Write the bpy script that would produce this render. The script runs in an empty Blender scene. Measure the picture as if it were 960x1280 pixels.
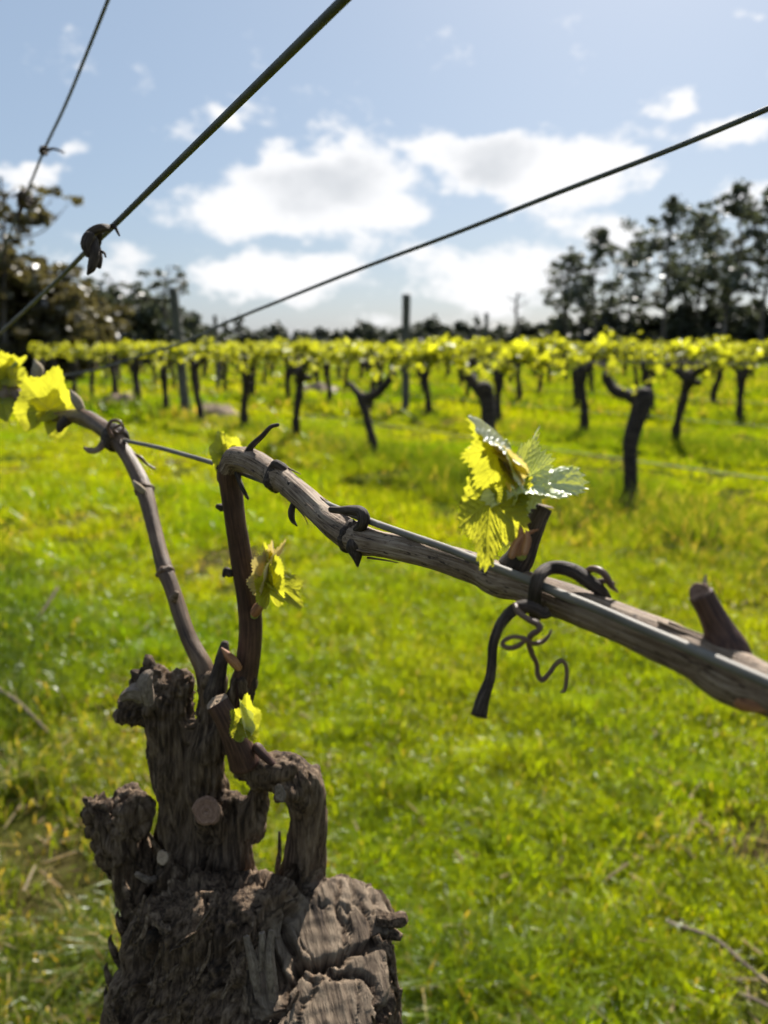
import bpy, bmesh, math, random
import numpy as np
from mathutils import Vector, Matrix
random.seed(7); rng = np.random.default_rng(7)
R = math.radians
scene = bpy.context.scene
COL = scene.collection

# ------------------------------------------------------------------ camera
CAM_H, PITCH = 1.10, R(12.2)
cam_d = bpy.data.cameras.new('camera'); cam = bpy.data.objects.new('camera', cam_d); COL.objects.link(cam)
cam.location = (0, 0, CAM_H); cam.rotation_euler = (math.pi/2 - PITCH, 0, 0)
cam_d.sensor_fit = 'HORIZONTAL'; cam_d.sensor_width = 36; cam_d.lens = 36
cam_d.clip_start = 0.01; cam_d.clip_end = 3000
cam_d.dof.use_dof = True; cam_d.dof.focus_distance = 0.25; cam_d.dof.aperture_fstop = 17.5
scene.camera = cam

# ------------------------------------------------------------------ sun, sky, exposure
SUN_AZ, SUN_EL = R(20), R(42)
sdir = Vector((math.sin(SUN_AZ)*math.cos(SUN_EL), math.cos(SUN_AZ)*math.cos(SUN_EL), math.sin(SUN_EL)))
sl = bpy.data.lights.new('sun', 'SUN'); sl.energy = 5.0; sl.angle = R(0.53); sl.color = (1.0, 0.95, 0.87)
so = bpy.data.objects.new('sun', sl); COL.objects.link(so); so.location = sdir*50
so.rotation_euler = sdir.to_track_quat('Z', 'Y').to_euler()
vs = scene.view_settings; vs.view_transform = 'Standard'; vs.look = 'None'; vs.gamma = 1; vs.exposure = 1.15; vs.use_curve_mapping = False
scene.cycles.max_bounces = 5; scene.cycles.diffuse_bounces = 3; scene.cycles.adaptive_threshold = .03; scene.cycles.transparent_max_bounces = 4; scene.cycles.use_denoising = True
scene.cycles.sample_clamp_indirect = 6

def P(u, v, z):
    """a point z metres deep in front of the camera, given in photo pixels"""
    x = (u-480)/960*z; yd = (v-640)/960*z
    return np.array((x, z*math.cos(PITCH) - yd*math.sin(PITCH), CAM_H - z*math.sin(PITCH) - yd*math.cos(PITCH)))
def ground_at(u, v, h=0.0):
    d = P(u, v, 1.0) - np.array((0, 0, CAM_H)); t = (h-CAM_H)/d[2]
    return np.array((0, 0, CAM_H)) + d*t

w = bpy.data.worlds.new('World'); scene.world = w; w.use_nodes = True
def build_world():
    nt = w.node_tree; N = nt.nodes; L = nt.links
    bg = N['Background']; bg.inputs['Strength'].default_value = 0.050
    sky = N.new('ShaderNodeTexSky'); sky.sky_type = 'NISHITA'; sky.sun_disc = False
    sky.sun_elevation = SUN_EL; sky.sun_rotation = SUN_AZ; sky.air_density = 1.0; sky.dust_density = 1.2; sky.ozone_density = 1.6
    tc = N.new('ShaderNodeTexCoord')
    def val(x): return x
    def math_(op, a, b=None, c=None, clamp=False):
        n = N.new('ShaderNodeMath'); n.operation = op; n.use_clamp = clamp
        for i, q in enumerate((a, b, c)):
            if q is None: continue
            if isinstance(q, (int, float)): n.inputs[i].default_value = q
            else: L.new(q, n.inputs[i])
        return n.outputs[0]
    def vm(op, a, b):
        n = N.new('ShaderNodeVectorMath'); n.operation = op
        for i, q in enumerate((a, b)):
            if q is None: continue
            if isinstance(q, (tuple, list)): n.inputs[i].default_value = q
            else: L.new(q, n.inputs[i])
        return n
    def sstep(x, a, b, lo=0., hi=1.):
        n = N.new('ShaderNodeMapRange'); n.interpolation_type = 'SMOOTHSTEP'
        L.new(x, n.inputs[0]); n.inputs[1].default_value = a; n.inputs[2].default_value = b; n.inputs[3].default_value = lo; n.inputs[4].default_value = hi
        return n.outputs[0]
    def noise(vec, scale, detail, rough=0.55, out='Fac'):
        n = N.new('ShaderNodeTexNoise'); n.inputs['Scale'].default_value = scale; n.inputs['Detail'].default_value = detail; n.inputs['Roughness'].default_value = rough
        L.new(vec, n.inputs['Vector']); return n.outputs[out]
    d = tc.outputs['Generated']
    stretched = vm('MULTIPLY', d, (1, 1, 1.7)).outputs[0]
    warpc = noise(stretched, 7, 4, .6, 'Color')
    warp = vm('MULTIPLY', vm('SUBTRACT', warpc, (.5, .5, .5)).outputs[0], (.13, .13, .10)).outputs[0]
    dw = vm('ADD', d, warp).outputs[0]
    blobs = [  # photo pixel, half width, half height (pixels), weight
        (395, 240, 160, 70, 1.25), (300, 262, 110, 45, .9), (470, 268, 110, 45, .85), (215, 275, 60, 35, .6), (400, 205, 60, 28, .8),
        (625, 195, 115, 55, 1.2), (725, 220, 120, 58, 1.0), (765, 285, 90, 40, .7), (580, 180, 60, 30, .7), (840, 280, 60, 40, .5),
        (350, 348, 160, 42, .85), (600, 345, 200, 52, .75), (150, 330, 130, 55, .6), (500, 404, 420, 34, .36), (480, 320, 90, 40, .45),
        (830, 130, 48, 26, .8), (915, 170, 85, 30, .85), (815, 226, 36, 16, .7), (935, 240, 70, 30, .6), (955, 25, 30, 20, .5),
        (255, 128, 36, 26, .62), (225, 167, 50, 26, .6), (105, 184, 36, 22, .62), (40, 225, 50, 28, .75), (172, 186, 22, 14, .4)]
    acc = None
    for (u, v, hw, hh, wt) in blobs:
        p = P(u, v, 1.0) - np.array((0, 0, CAM_H)); ln = np.linalg.norm(p); p = p/ln
        k = 1/960/ln*1.25
        q = vm('MULTIPLY', vm('SUBTRACT', dw, tuple(p)).outputs[0], (1/(hw*k), 1/(hw*k), 1/(hh*k))).outputs[0]
        n = N.new('ShaderNodeVectorMath'); n.operation = 'LENGTH'; L.new(q, n.inputs[0])
        s = math_('MULTIPLY', sstep(n.outputs['Value'], 0.1, 1.15, 1, 0), wt)
        acc = s if acc is None else math_('SMOOTH_MAX', acc, s, .25)
    # the same broken cumulus over the rest of the sky
    fw = P(480, 300, 1.0) - np.array((0, 0, CAM_H)); fw = fw/np.linalg.norm(fw)
    dt = N.new('ShaderNodeVectorMath'); dt.operation = 'DOT_PRODUCT'; L.new(d, dt.inputs[0]); dt.inputs[1].default_value = tuple(fw)
    rest = math_('MULTIPLY', sstep(noise(stretched, 4.0, 2), .60, .74), sstep(dt.outputs['Value'], .78, .88, 1, 0))
    acc = math_('ADD', acc, rest)
    f1 = noise(stretched, 11, 9, .62)
    dens = math_('ADD', acc, math_('MULTIPLY', math_('SUBTRACT', f1, .5), 1.9))
    alpha = sstep(dens, .38, .76)
    core = sstep(math_('ADD', acc, math_('MULTIPLY', math_('SUBTRACT', noise(stretched, 6, 5, .5), .5), 1.7)), .80, 1.35)
    ccol = N.new('ShaderNodeMix'); ccol.data_type = 'RGBA'; L.new(core, ccol.inputs['Factor'])
    ccol.inputs['A'].default_value = (9.4, 9.4, 9.5, 1); ccol.inputs['B'].default_value = (6.6, 6.8, 7.1, 1)
    mix = N.new('ShaderNodeMix'); mix.data_type = 'RGBA'; L.new(math_('MULTIPLY', alpha, .94), mix.inputs['Factor'])
    veil = N.new('ShaderNodeMix'); veil.data_type = 'RGBA'; veil.inputs['Factor'].default_value = .60; L.new(sky.outputs[0], veil.inputs['A']); veil.inputs['B'].default_value = (3.5, 4.6, 6.1, 1)   # thin high haze
    L.new(veil.outputs['Result'], mix.inputs['A']); L.new(ccol.outputs['Result'], mix.inputs['B'])
    L.new(mix.outputs['Result'], bg.inputs['Color'])
build_world()

# ------------------------------------------------------------------ numeric helpers
def _hash(i, j, k):
    n = (i*73856093) ^ (j*19349663) ^ (k*83492791)
    n = ((n ^ (n >> 13))*1274126177) & 0xffffffff
    n = ((n ^ (n >> 15))*668265263) & 0xffffffff
    return ((n ^ (n >> 16)) & 0xffff)/65535.0
def vnoise(p):
    p = np.asarray(p, float); f = np.floor(p); i = f.astype(np.int64); t = p-f; t = t*t*(3-2*t)
    x, y, z = i[:, 0], i[:, 1], i[:, 2]; a, b, c = t[:, 0], t[:, 1], t[:, 2]
    def l(p0, p1, q): return p0+(p1-p0)*q
    return l(l(l(_hash(x, y, z), _hash(x+1, y, z), a), l(_hash(x, y+1, z), _hash(x+1, y+1, z), a), b),
             l(l(_hash(x, y, z+1), _hash(x+1, y, z+1), a), l(_hash(x, y+1, z+1), _hash(x+1, y+1, z+1), a), b), c)
def fbm(p, octv=4, gain=.5):
    s = 0; a = 1; tot = 0; p = np.asarray(p, float)
    for o in range(octv):
        s = s + a*vnoise(p*2.03**o + 17.3*o); tot += a; a *= gain
    return s/tot
def unit(v):
    v = np.asarray(v, float); return v/max(np.linalg.norm(v), 1e-12)

def spline(pts, step=None, n=None):
    """Catmull-Rom resample of an (m,k) array"""
    p = np.asarray(pts, float); m = len(p)
    if m < 3:
        n = n or 8; t = np.linspace(0, 1, n)[:, None]; return p[0]*(1-t)+p[-1]*t
    q = np.vstack([2*p[0]-p[1], p, 2*p[-1]-p[-2]]); out = []
    seg = n or 8
    for i in range(m-1):
        a, b, c, d = q[i:i+4]
        for t in np.linspace(0, 1, seg, endpoint=False):
            out.append(.5*((2*b)+(-a+c)*t+(2*a-5*b+4*c-d)*t*t+(-a+3*b-3*c+d)*t**3))
    out.append(p[-1]); return np.array(out)

def link(name, me, mat, parent=None):
    if mat is not None and len(me.materials) == 0: me.materials.append(mat)
    o = bpy.data.objects.new(name, me); COL.objects.link(o)
    if parent is not None: o.parent = parent
    return o
def mk_mesh(name, V, F, attrs=None, smooth=True):
    me = bpy.data.meshes.new(name)
    V = np.asarray(V, np.float32)
    if isinstance(F, np.ndarray):
        n, k = F.shape
        me.vertices.add(len(V)); me.vertices.foreach_set('co', V.ravel())
        me.loops.add(n*k); me.loops.foreach_set('vertex_index', F.astype(np.int32).ravel())
        me.polygons.add(n); me.polygons.foreach_set('loop_start', np.arange(0, n*k, k, dtype=np.int32)); me.polygons.foreach_set('loop_total', np.full(n, k, np.int32))
        me.update(calc_edges=True); me.validate()
    else:
        me.from_pydata([tuple(map(float, v)) for v in V], [], [tuple(int(i) for i in f) for f in F]); me.update()
    if smooth: me.polygons.foreach_set('use_smooth', np.ones(len(me.polygons), bool))
    for k, a in (attrs or {}).items():
        a = np.asarray(a, np.float32)
        if a.ndim == 1:
            at = me.attributes.new(k, 'FLOAT', 'POINT'); at.data.foreach_set('value', a)
        else:
            at = me.attributes.new(k, 'FLOAT_VECTOR', 'POINT'); at.data.foreach_set('vector', a.ravel())
    return me
def tag(o, label=None, cat=None, group=None, kind=None):
    if label: o['label'] = label
    if cat: o['category'] = cat
    if group: o['group'] = group
    if kind: o['kind'] = kind
    return o
def thing(name, label, cat, loc, group=None):
    o = bpy.data.objects.new(name, None); COL.objects.link(o); o.location = tuple(loc); o.empty_display_size = .05
    return tag(o, label, cat, group)

def frames(C):
    T = np.gradient(C, axis=0); T /= np.linalg.norm(T, axis=1)[:, None]+1e-12
    a = np.array((0, 0, 1.0)) if abs(T[0][2]) < .9 else np.array((1.0, 0, 0))
    n = unit(np.cross(T[0], a)); Ns = []
    for t in T:
        n = unit(n - t*np.dot(n, t)); Ns.append(n)
    Ns = np.array(Ns); return T, Ns, np.cross(T, Ns)
def tube_data(C, rad, seg=12, round_end=True, rough=0, rfreq=200., seed=0, twist=0.):
    """closed tube along C with its own bark coordinates (length, across, across)"""
    C = np.asarray(C, float); rad = np.asarray(rad, float)
    T, Nn, B = frames(C)
    if round_end:
        for e in (0, -1):
            t = T[e]*(-1 if e == 0 else 1); r = rad[e]
            add = [(C[e]+t*r*math.sin(a), r*math.cos(a)) for a in (R(35), R(62), R(82))]
            if e == -1:
                C = np.vstack([C]+[x[0][None] for x in add]); rad = np.append(rad, [x[1] for x in add])
                T = np.vstack([T]+[T[-1][None]]*3); Nn = np.vstack([Nn]+[Nn[-1][None]]*3); B = np.vstack([B]+[B[-1][None]]*3)
            else:
                C = np.vstack([x[0][None] for x in add[::-1]]+[C]); rad = np.append([x[1] for x in add[::-1]], rad)
                T = np.vstack([T[0][None]]*3+[T]); Nn = np.vstack([Nn[0][None]]*3+[Nn]); B = np.vstack([B[0][None]]*3+[B])
    m = len(C); s = np.concatenate([[0], np.cumsum(np.linalg.norm(np.diff(C, axis=0), axis=1))])
    th = np.linspace(0, 2*math.pi, seg, endpoint=False)
    TH = th[None, :] + twist*s[:, None]
    ct, st = np.cos(TH), np.sin(TH)
    rr = np.repeat(rad[:, None], seg, 1)
    bc = np.stack([np.repeat(s[:, None], seg, 1), np.cos(th)[None]*rr, np.sin(th)[None]*rr], -1).reshape(-1, 3)
    if rough:
        q = np.stack([np.repeat(s[:, None], seg, 1)*rfreq*.12, np.cos(th)[None]*rad.mean()*rfreq+0*rr, np.sin(th)[None]*rad.mean()*rfreq+0*rr], -1).reshape(-1, 3)+seed*7.7
        rr = rr*(1+rough*2*(fbm(q, 3).reshape(m, seg)-.5))
    V = C[:, None, :] + rr[..., None]*(ct[..., None]*Nn[:, None, :] + st[..., None]*B[:, None, :])
    V = V.reshape(-1, 3)
    i = np.arange(m-1)[:, None]*seg; j = np.arange(seg)[None, :]; j2 = (j+1) % seg
    F = np.stack([i+j, i+j2, i+seg+j2, i+seg+j], -1).reshape(-1, 4)
    F = [tuple(f) for f in F.tolist()] + [tuple(range(seg-1, -1, -1)), tuple(range((m-1)*seg, m*seg))]
    return V, F, bc
def join_data(items):
    Vs, Fs, Bs, o = [], [], [], 0
    for V, F, b in items:
        Vs.append(V); Bs.append(b); Fs += [tuple(i+o for i in f) for f in F]; o += len(V)
    return np.vstack(Vs), Fs, np.vstack(Bs)
def px_path(pts, n=8):
    """(u,v,depth,radius in photo pixels) -> smooth centreline and radii in metres"""
    a = np.array([list(P(u, v, z))+[r*z/960] for u, v, z, r in pts]); s = spline(a, n=n)
    return s[:, :3], np.maximum(s[:, 3], 1e-5)

# ------------------------------------------------------------------ materials
def newmat(name):
    m = bpy.data.materials.new(name); m.use_nodes = True; return m, m.node_tree.nodes, m.node_tree.links
def ramp(N, stops):
    r = N.new('ShaderNodeValToRGB'); e = r.color_ramp.elements
    while len(e) < len(stops): e.new(.5)
    for q, (p, c) in zip(e, stops): q.position = p; q.color = (*c, 1) if len(c) == 3 else c
    return r
def nz(N, L, vec, scale, detail=5, rough=.6):
    n = N.new('ShaderNodeTexNoise'); n.inputs['Scale'].default_value = scale; n.inputs['Detail'].default_value = detail; n.inputs['Roughness'].default_value = rough
    if vec is not None: L.new(vec, n.inputs['Vector'])
    return n
def mapping(N, L, vec, sc):
    m = N.new('ShaderNodeMapping'); m.inputs['Scale'].default_value = sc; L.new(vec, m.inputs['Vector']); return m.outputs[0]
def mixc(N, L, fac, a, b, blend='MIX'):
    m = N.new('ShaderNodeMix'); m.data_type = 'RGBA'; m.blend_type = blend
    for s, q in (('Factor', fac), ('A', a), ('B', b)):
        if isinstance(q, (int, float)): m.inputs[s].default_value = q
        elif isinstance(q, tuple): m.inputs[s].default_value = (*q, 1)
        else: L.new(q, m.inputs[s])
    return m.outputs['Result']
def attr(N, name):
    a = N.new('ShaderNodeAttribute'); a.attribute_name = name; return a

def mat_bark(name, stops, fine=420., stretch=.10, bump=.6, dist=.0015, rough=.85, big=30., wound=None, speck=None):
    m, N, L = newmat(name); b = N['Principled BSDF']
    bc = attr(N, 'bc').outputs['Vector']; st = mapping(N, L, bc, (stretch, 1, 1))
    n1 = nz(N, L, st, fine, 6, .65); n2 = nz(N, L, bc, big, 4, .6)
    ad = N.new('ShaderNodeMath'); ad.operation = 'MULTIPLY_ADD'; L.new(n2.outputs[0], ad.inputs[0]); ad.inputs[1].default_value = .5
    sb = N.new('ShaderNodeMath'); sb.operation = 'SUBTRACT'; L.new(n1.outputs[0], sb.inputs[0]); sb.inputs[1].default_value = .25; L.new(sb.outputs[0], ad.inputs[2])
    rp = ramp(N, stops); L.new(ad.outputs[0], rp.inputs[0]); col = rp.outputs[0]
    if wound is not None:
        wm = attr(N, 'wound'); n3 = nz(N, L, bc, 260, 5, .6)
        rw = ramp(N, wound); L.new(n3.outputs[0], rw.inputs[0]); col = mixc(N, L, wm.outputs['Fac'], col, rw.outputs[0])
    if speck is not None:
        n4 = nz(N, L, mapping(N, L, bc, (.35, 1, 1)), 900, 2, .5); r4 = ramp(N, [(.30, (1, 1, 1)), (.40, (0, 0, 0))]); L.new(n4.outputs[0], r4.inputs[0])
        col = mixc(N, L, r4.outputs[0], col, speck)
    L.new(col, b.inputs['Base Color']); b.inputs['Roughness'].default_value = rough; b.inputs['Specular IOR Level'].default_value = .3
    bp = N.new('ShaderNodeBump'); bp.inputs['Strength'].default_value = bump; bp.inputs['Distance'].default_value = dist
    L.new(ad.outputs[0], bp.inputs['Height']); L.new(bp.outputs[0], b.inputs['Normal'])
    return m
M = {}
M['trunk'] = mat_bark('old_vine_bark', [(.26, (.010, .006, .0035)), (.42, (.050, .030, .017)), (.56, (.140, .092, .056)), (.78, (.30, .220, .145))], fine=520, stretch=1, bump=1.0, dist=.0022, big=70,
                      wound=[(.32, (.022, .014, .009)), (.44, (.12, .085, .056)), (.60, (.22, .165, .112)), (.8, (.34, .265, .19))])
M['cane'] = mat_bark('cane_bark', [(.32, (.022, .012, .007)), (.38, (.11, .068, .041)), (.50, (.21, .145, .095)), (.8, (.42, .33, .235))], fine=1700, stretch=.025, bump=.9, dist=.0006, rough=.72, big=70, speck=(.04, .024, .016))
M['red_cane'] = mat_bark('reddish_cane_bark', [(.30, (.020, .009, .007)), (.5, (.060, .027, .018)), (.75, (.13, .066, .040))], fine=1200, stretch=.05, bump=.6, dist=.0006, rough=.6, big=70)
M['brown_cane'] = mat_bark('brown_cane_bark', [(.30, (.030, .017, .010)), (.48, (.095, .056, .032)), (.75, (.22, .145, .09))], fine=1300, stretch=.04, bump=.7, dist=.0006, rough=.5, big=60)
M['dark_cane'] = mat_bark('dark_dry_cane', [(.3, (.012, .008, .006)), (.5, (.042, .028, .020)), (.75, (.13, .095, .07))], fine=1400, stretch=.08, bump=.9, dist=.0006, rough=.75, big=110)
M['tendril'] = mat_bark('tendril_bark', [(.3, (.05, .027, .018)), (.5, (.13, .075, .05)), (.75, (.27, .18, .12))], fine=1600, stretch=.08, bump=.3, dist=.0003, rough=.45)
M['cut'] = mat_bark('sawn_wood', [(.25, (.08, .042, .026)), (.5, (.19, .105, .068)), (.75, (.30, .19, .13))], fine=700, stretch=.6, bump=.5, dist=.0006, rough=.8, big=120)
M['cut_pale'] = mat_bark('pale_cut_wood', [(.25, (.13, .085, .05)), (.5, (.28, .20, .13)), (.75, (.42, .32, .22))], fine=900, stretch=.6, bump=.4, dist=.0005, rough=.8, big=120)
M['cut_grey'] = mat_bark('weathered_cut_wood', [(.25, (.05, .035, .025)), (.5, (.15, .112, .08)), (.75, (.27, .21, .155))], fine=800, stretch=.5, bump=.6, dist=.0006, rough=.85, big=120)
M['vine_far'] = mat_bark('vine_bark', [(.3, (.012, .009, .007)), (.5, (.035, .025, .019)), (.75, (.085, .064, .05))], fine=45, stretch=.15, bump=.8, dist=.01, big=8)
M['bud'] = mat_bark('bud_scale', [(.3, (.13, .05, .02)), (.5, (.32, .14, .06)), (.75, (.50, .29, .16))], fine=900, stretch=.1, bump=.3, dist=.0003, rough=.6)
M['bud_pale'] = mat_bark('woolly_bud', [(.3, (.14, .10, .06)), (.5, (.28, .22, .14)), (.75, (.42, .36, .26))], fine=900, stretch=.2, bump=.5, dist=.0004, rough=.9)
M['bark_tree'] = mat_bark('tree_bark', [(.3, (.05, .04, .033)), (.5, (.12, .10, .085)), (.75, (.24, .21, .18))], fine=6, stretch=.2, bump=.6, dist=.05, big=1.)
M['post'] = mat_bark('post_wood', [(.3, (.045, .042, .034)), (.5, (.095, .09, .075)), (.75, (.17, .16, .135))], fine=60, stretch=.06, bump=.6, dist=.006, big=5)

def mat_wire(name, col, metallic=.75, rough=.42):
    m, N, L = newmat(name); b = N['Principled BSDF']; bc = attr(N, 'bc').outputs['Vector']
    n = nz(N, L, mapping(N, L, bc, (.15, 1, 1)), 800, 4, .6); n2 = nz(N, L, bc, 55, 4, .65)
    rp = ramp(N, [(.3, tuple(c*.45 for c in col)), (.6, col), (.8, tuple(min(1, c*1.25) for c in col))]); L.new(n2.outputs[0], rp.inputs[0])
    L.new(rp.outputs[0], b.inputs['Base Color']); b.inputs['Metallic'].default_value = metallic; b.inputs['Roughness'].default_value = rough
    bp = N.new('ShaderNodeBump'); bp.inputs['Strength'].default_value = .12; bp.inputs['Distance'].default_value = .00008; L.new(n.outputs[0], bp.inputs['Height']); L.new(bp.outputs[0], b.inputs['Normal'])
    return m
M['wire'] = mat_wire('galvanised_wire', (.17, .15, .12), .05, .6); M['wire_dark'] = mat_wire('weathered_wire', (.11, .115, .105), .3, .6)

def mat_leaf(name, col, trans, vein, gloss=.25, grough=.32, tmix=.55, use_vein=True, bump=1.0, g0=0.):
    """thin leaf: diffuse + light passing through + waxy sheen"""
    m, N, L = newmat(name); N.remove(N['Principled BSDF']); out = N['Material Output']
    va = attr(N, 'vein').outputs['Fac']; tint = attr(N, 'tint').outputs['Fac']
    def ts(c):
        h = N.new('ShaderNodeHueSaturation'); h.inputs['Color'].default_value = (*c, 1)
        a = N.new('ShaderNodeMath'); a.operation = 'MULTIPLY_ADD'; L.new(tint, a.inputs[0]); a.inputs[1].default_value = .5; a.inputs[2].default_value = .75; L.new(a.outputs[0], h.inputs['Value'])
        return h.outputs[0]
    c1, c2 = ts(col), ts(trans)
    if use_vein:
        c1 = mixc(N, L, va, c1, vein); dark = tuple(x*.80 for x in trans); c2 = mixc(N, L, va, c2, dark)
    df = N.new('ShaderNodeBsdfDiffuse'); L.new(c1, df.inputs['Color'])
    tr = N.new('ShaderNodeBsdfTranslucent'); L.new(c2, tr.inputs['Color'])
    gl = N.new('ShaderNodeBsdfGlossy'); gl.inputs['Roughness'].default_value = grough; gl.inputs['Color'].default_value = (1, 1, 1, 1)
    fr = N.new('ShaderNodeFresnel'); fr.inputs['IOR'].default_value = 1.4
    fm = N.new('ShaderNodeMath'); fm.operation = 'MULTIPLY_ADD'; L.new(fr.outputs[0], fm.inputs[0]); fm.inputs[1].default_value = gloss*1.6; fm.inputs[2].default_value = gloss*.04+g0; fm.use_clamp = True
    x = N.new('ShaderNodeMixShader'); x.inputs[0].default_value = tmix; L.new(df.outputs[0], x.inputs[1]); L.new(tr.outputs[0], x.inputs[2])
    y = N.new('ShaderNodeMixShader'); L.new(fm.outputs[0], y.inputs[0]); L.new(x.outputs[0], y.inputs[1]); L.new(gl.outputs[0], y.inputs[2])
    if use_vein:
        lc = attr(N, 'lc').outputs['Vector']; n = nz(N, L, lc, 22, 3, .6)
        ad = N.new('ShaderNodeMath'); ad.operation = 'MULTIPLY_ADD'; L.new(va, ad.inputs[0]); ad.inputs[1].default_value = -.7; L.new(n.outputs[0], ad.inputs[2])
        bp = N.new('ShaderNodeBump'); bp.inputs['Strength'].default_value = bump; bp.inputs['Distance'].default_value = .00022; L.new(ad.outputs[0], bp.inputs['Height'])
        for q in (df, tr, gl, fr): L.new(bp.outputs[0], q.inputs['Normal'])
    L.new(y.outputs[0], out.inputs['Surface']); return m
M['leaf'] = mat_leaf('young_vine_leaf', (.20, .25, .03), (.54, .52, .028), (.30, .34, .08), gloss=.15, grough=.4, tmix=.68, bump=.8)
M['leaf_glossy'] = mat_leaf('glossy_vine_leaf', (.56, .62, .24), (.66, .68, .06), (.66, .70, .36), gloss=.3, grough=.38, tmix=.28, bump=1.3, g0=.10)
M['leaf_woolly'] = mat_leaf('woolly_unfolding_leaf', (.42, .33, .20), (.66, .52, .14), (.50, .40, .28), gloss=.1, grough=.6, tmix=.5)
M['vine_leaves'] = mat_leaf('vine_row_leaf', (.18, .20, .02), (.60, .60, .018), (.2, .25, .05), gloss=.22, grough=.45, tmix=.66, use_vein=False)
M['tree_leaves'] = mat_leaf('gum_leaf', (.085, .095, .060), (.08, .09, .04), (.1, .1, .1), gloss=.12, grough=.5, tmix=.35, use_vein=False)  # leaf colour lightened to stand in for haze over the trees
M['olive_leaves'] = mat_leaf('olive_tree_leaf', (.105, .090, .045), (.12, .10, .03), (.1, .1, .1), gloss=.1, grough=.5, tmix=.4, use_vein=False)

# ------------------------------------------------------------------ ground and grass
ROW_D = np.array((-.595, .804, 0.)); ROW_N = np.array((.804, .595, 0.)); ROW1, ROW_GAP, VINE_GAP = 4.60, 3.09, 1.46
def row_dist(x, y):
    """distance to the nearest row line"""
    o = x*ROW_N[0] + y*ROW_N[1]
    k = np.maximum(np.round((o-ROW1)/ROW_GAP), 0); return np.minimum(np.abs(o-(ROW1+k*ROW_GAP)), np.abs(o-.15))
def patch(x, y):
    p = np.stack([x, y, 0*x], -1)
    return fbm(p*1.1+3, 4), fbm(p*.45+40, 3), fbm(p*4.5+9, 3)
def mat_ground():
    m, N, L = newmat('soil_and_turf'); b = N['Principled BSDF']; tc = N.new('ShaderNodeTexCoord')
    v = tc.outputs['Object']; n1 = nz(N, L, v, 1.1, 6, .6); n2 = nz(N, L, v, 28, 6, .7)
    r1 = ramp(N, [(.38, (.085, .065, .030)), (.55, (.075, .095, .012)), (.75, (.065, .105, .010))]); L.new(n1.outputs[0], r1.inputs[0])
    r2 = ramp(N, [(.3, (.35, .3, .25)), (.6, (1, 1, 1)), (.8, (1.5, 1.35, 1.1))]); L.new(n2.outputs[0], r2.inputs[0])
    L.new(mixc(N, L, 1.0, r1.outputs[0], r2.outputs[0], 'MULTIPLY'), b.inputs['Base Color']); b.inputs['Roughness'].default_value = 1.0; b.inputs['Specular IOR Level'].default_value = 0.0
    bp = N.new('ShaderNodeBump'); bp.inputs['Strength'].default_value = .8; bp.inputs['Distance'].default_value = .03; L.new(n2.outputs[0], bp.inputs['Height']); L.new(bp.outputs[0], b.inputs['Normal'])
    return m
M['ground'] = mat_ground()
bm = bmesh.new(); bmesh.ops.create_circle(bm, cap_ends=True, radius=900, segments=64)
me = bpy.data.meshes.new('ground'); bm.to_mesh(me); bm.free()
tag(link('ground', me, M['ground']), 'soil and turf ground of the vineyard', 'ground', kind='structure')

def mat_grass():
    m, N, L = newmat('grass_blade'); N.remove(N['Principled BSDF']); out = N['Material Output']
    c = attr(N, 'gcol').outputs['Color']
    df = N.new('ShaderNodeBsdfDiffuse'); L.new(c, df.inputs['Color'])
    tr = N.new('ShaderNodeBsdfTranslucent'); L.new(mixc(N, L, 1.0, c, (2.35, 2.1, .25), 'MULTIPLY'), tr.inputs['Color'])
    gl = N.new('ShaderNodeBsdfGlossy'); gl.inputs['Roughness'].default_value = .26; gl.inputs['Color'].default_value = (.9, .95, .9, 1)
    x = N.new('ShaderNodeMixShader'); x.inputs[0].default_value = .5; L.new(df.outputs[0], x.inputs[1]); L.new(tr.outputs[0], x.inputs[2])
    y = N.new('ShaderNodeMixShader'); y.inputs[0].default_value = .016; L.new(x.outputs[0], y.inputs[1]); L.new(gl.outputs[0], y.inputs[2])
    L.new(y.outputs[0], out.inputs['Surface']); return m
M['grass'] = mat_grass()

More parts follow.
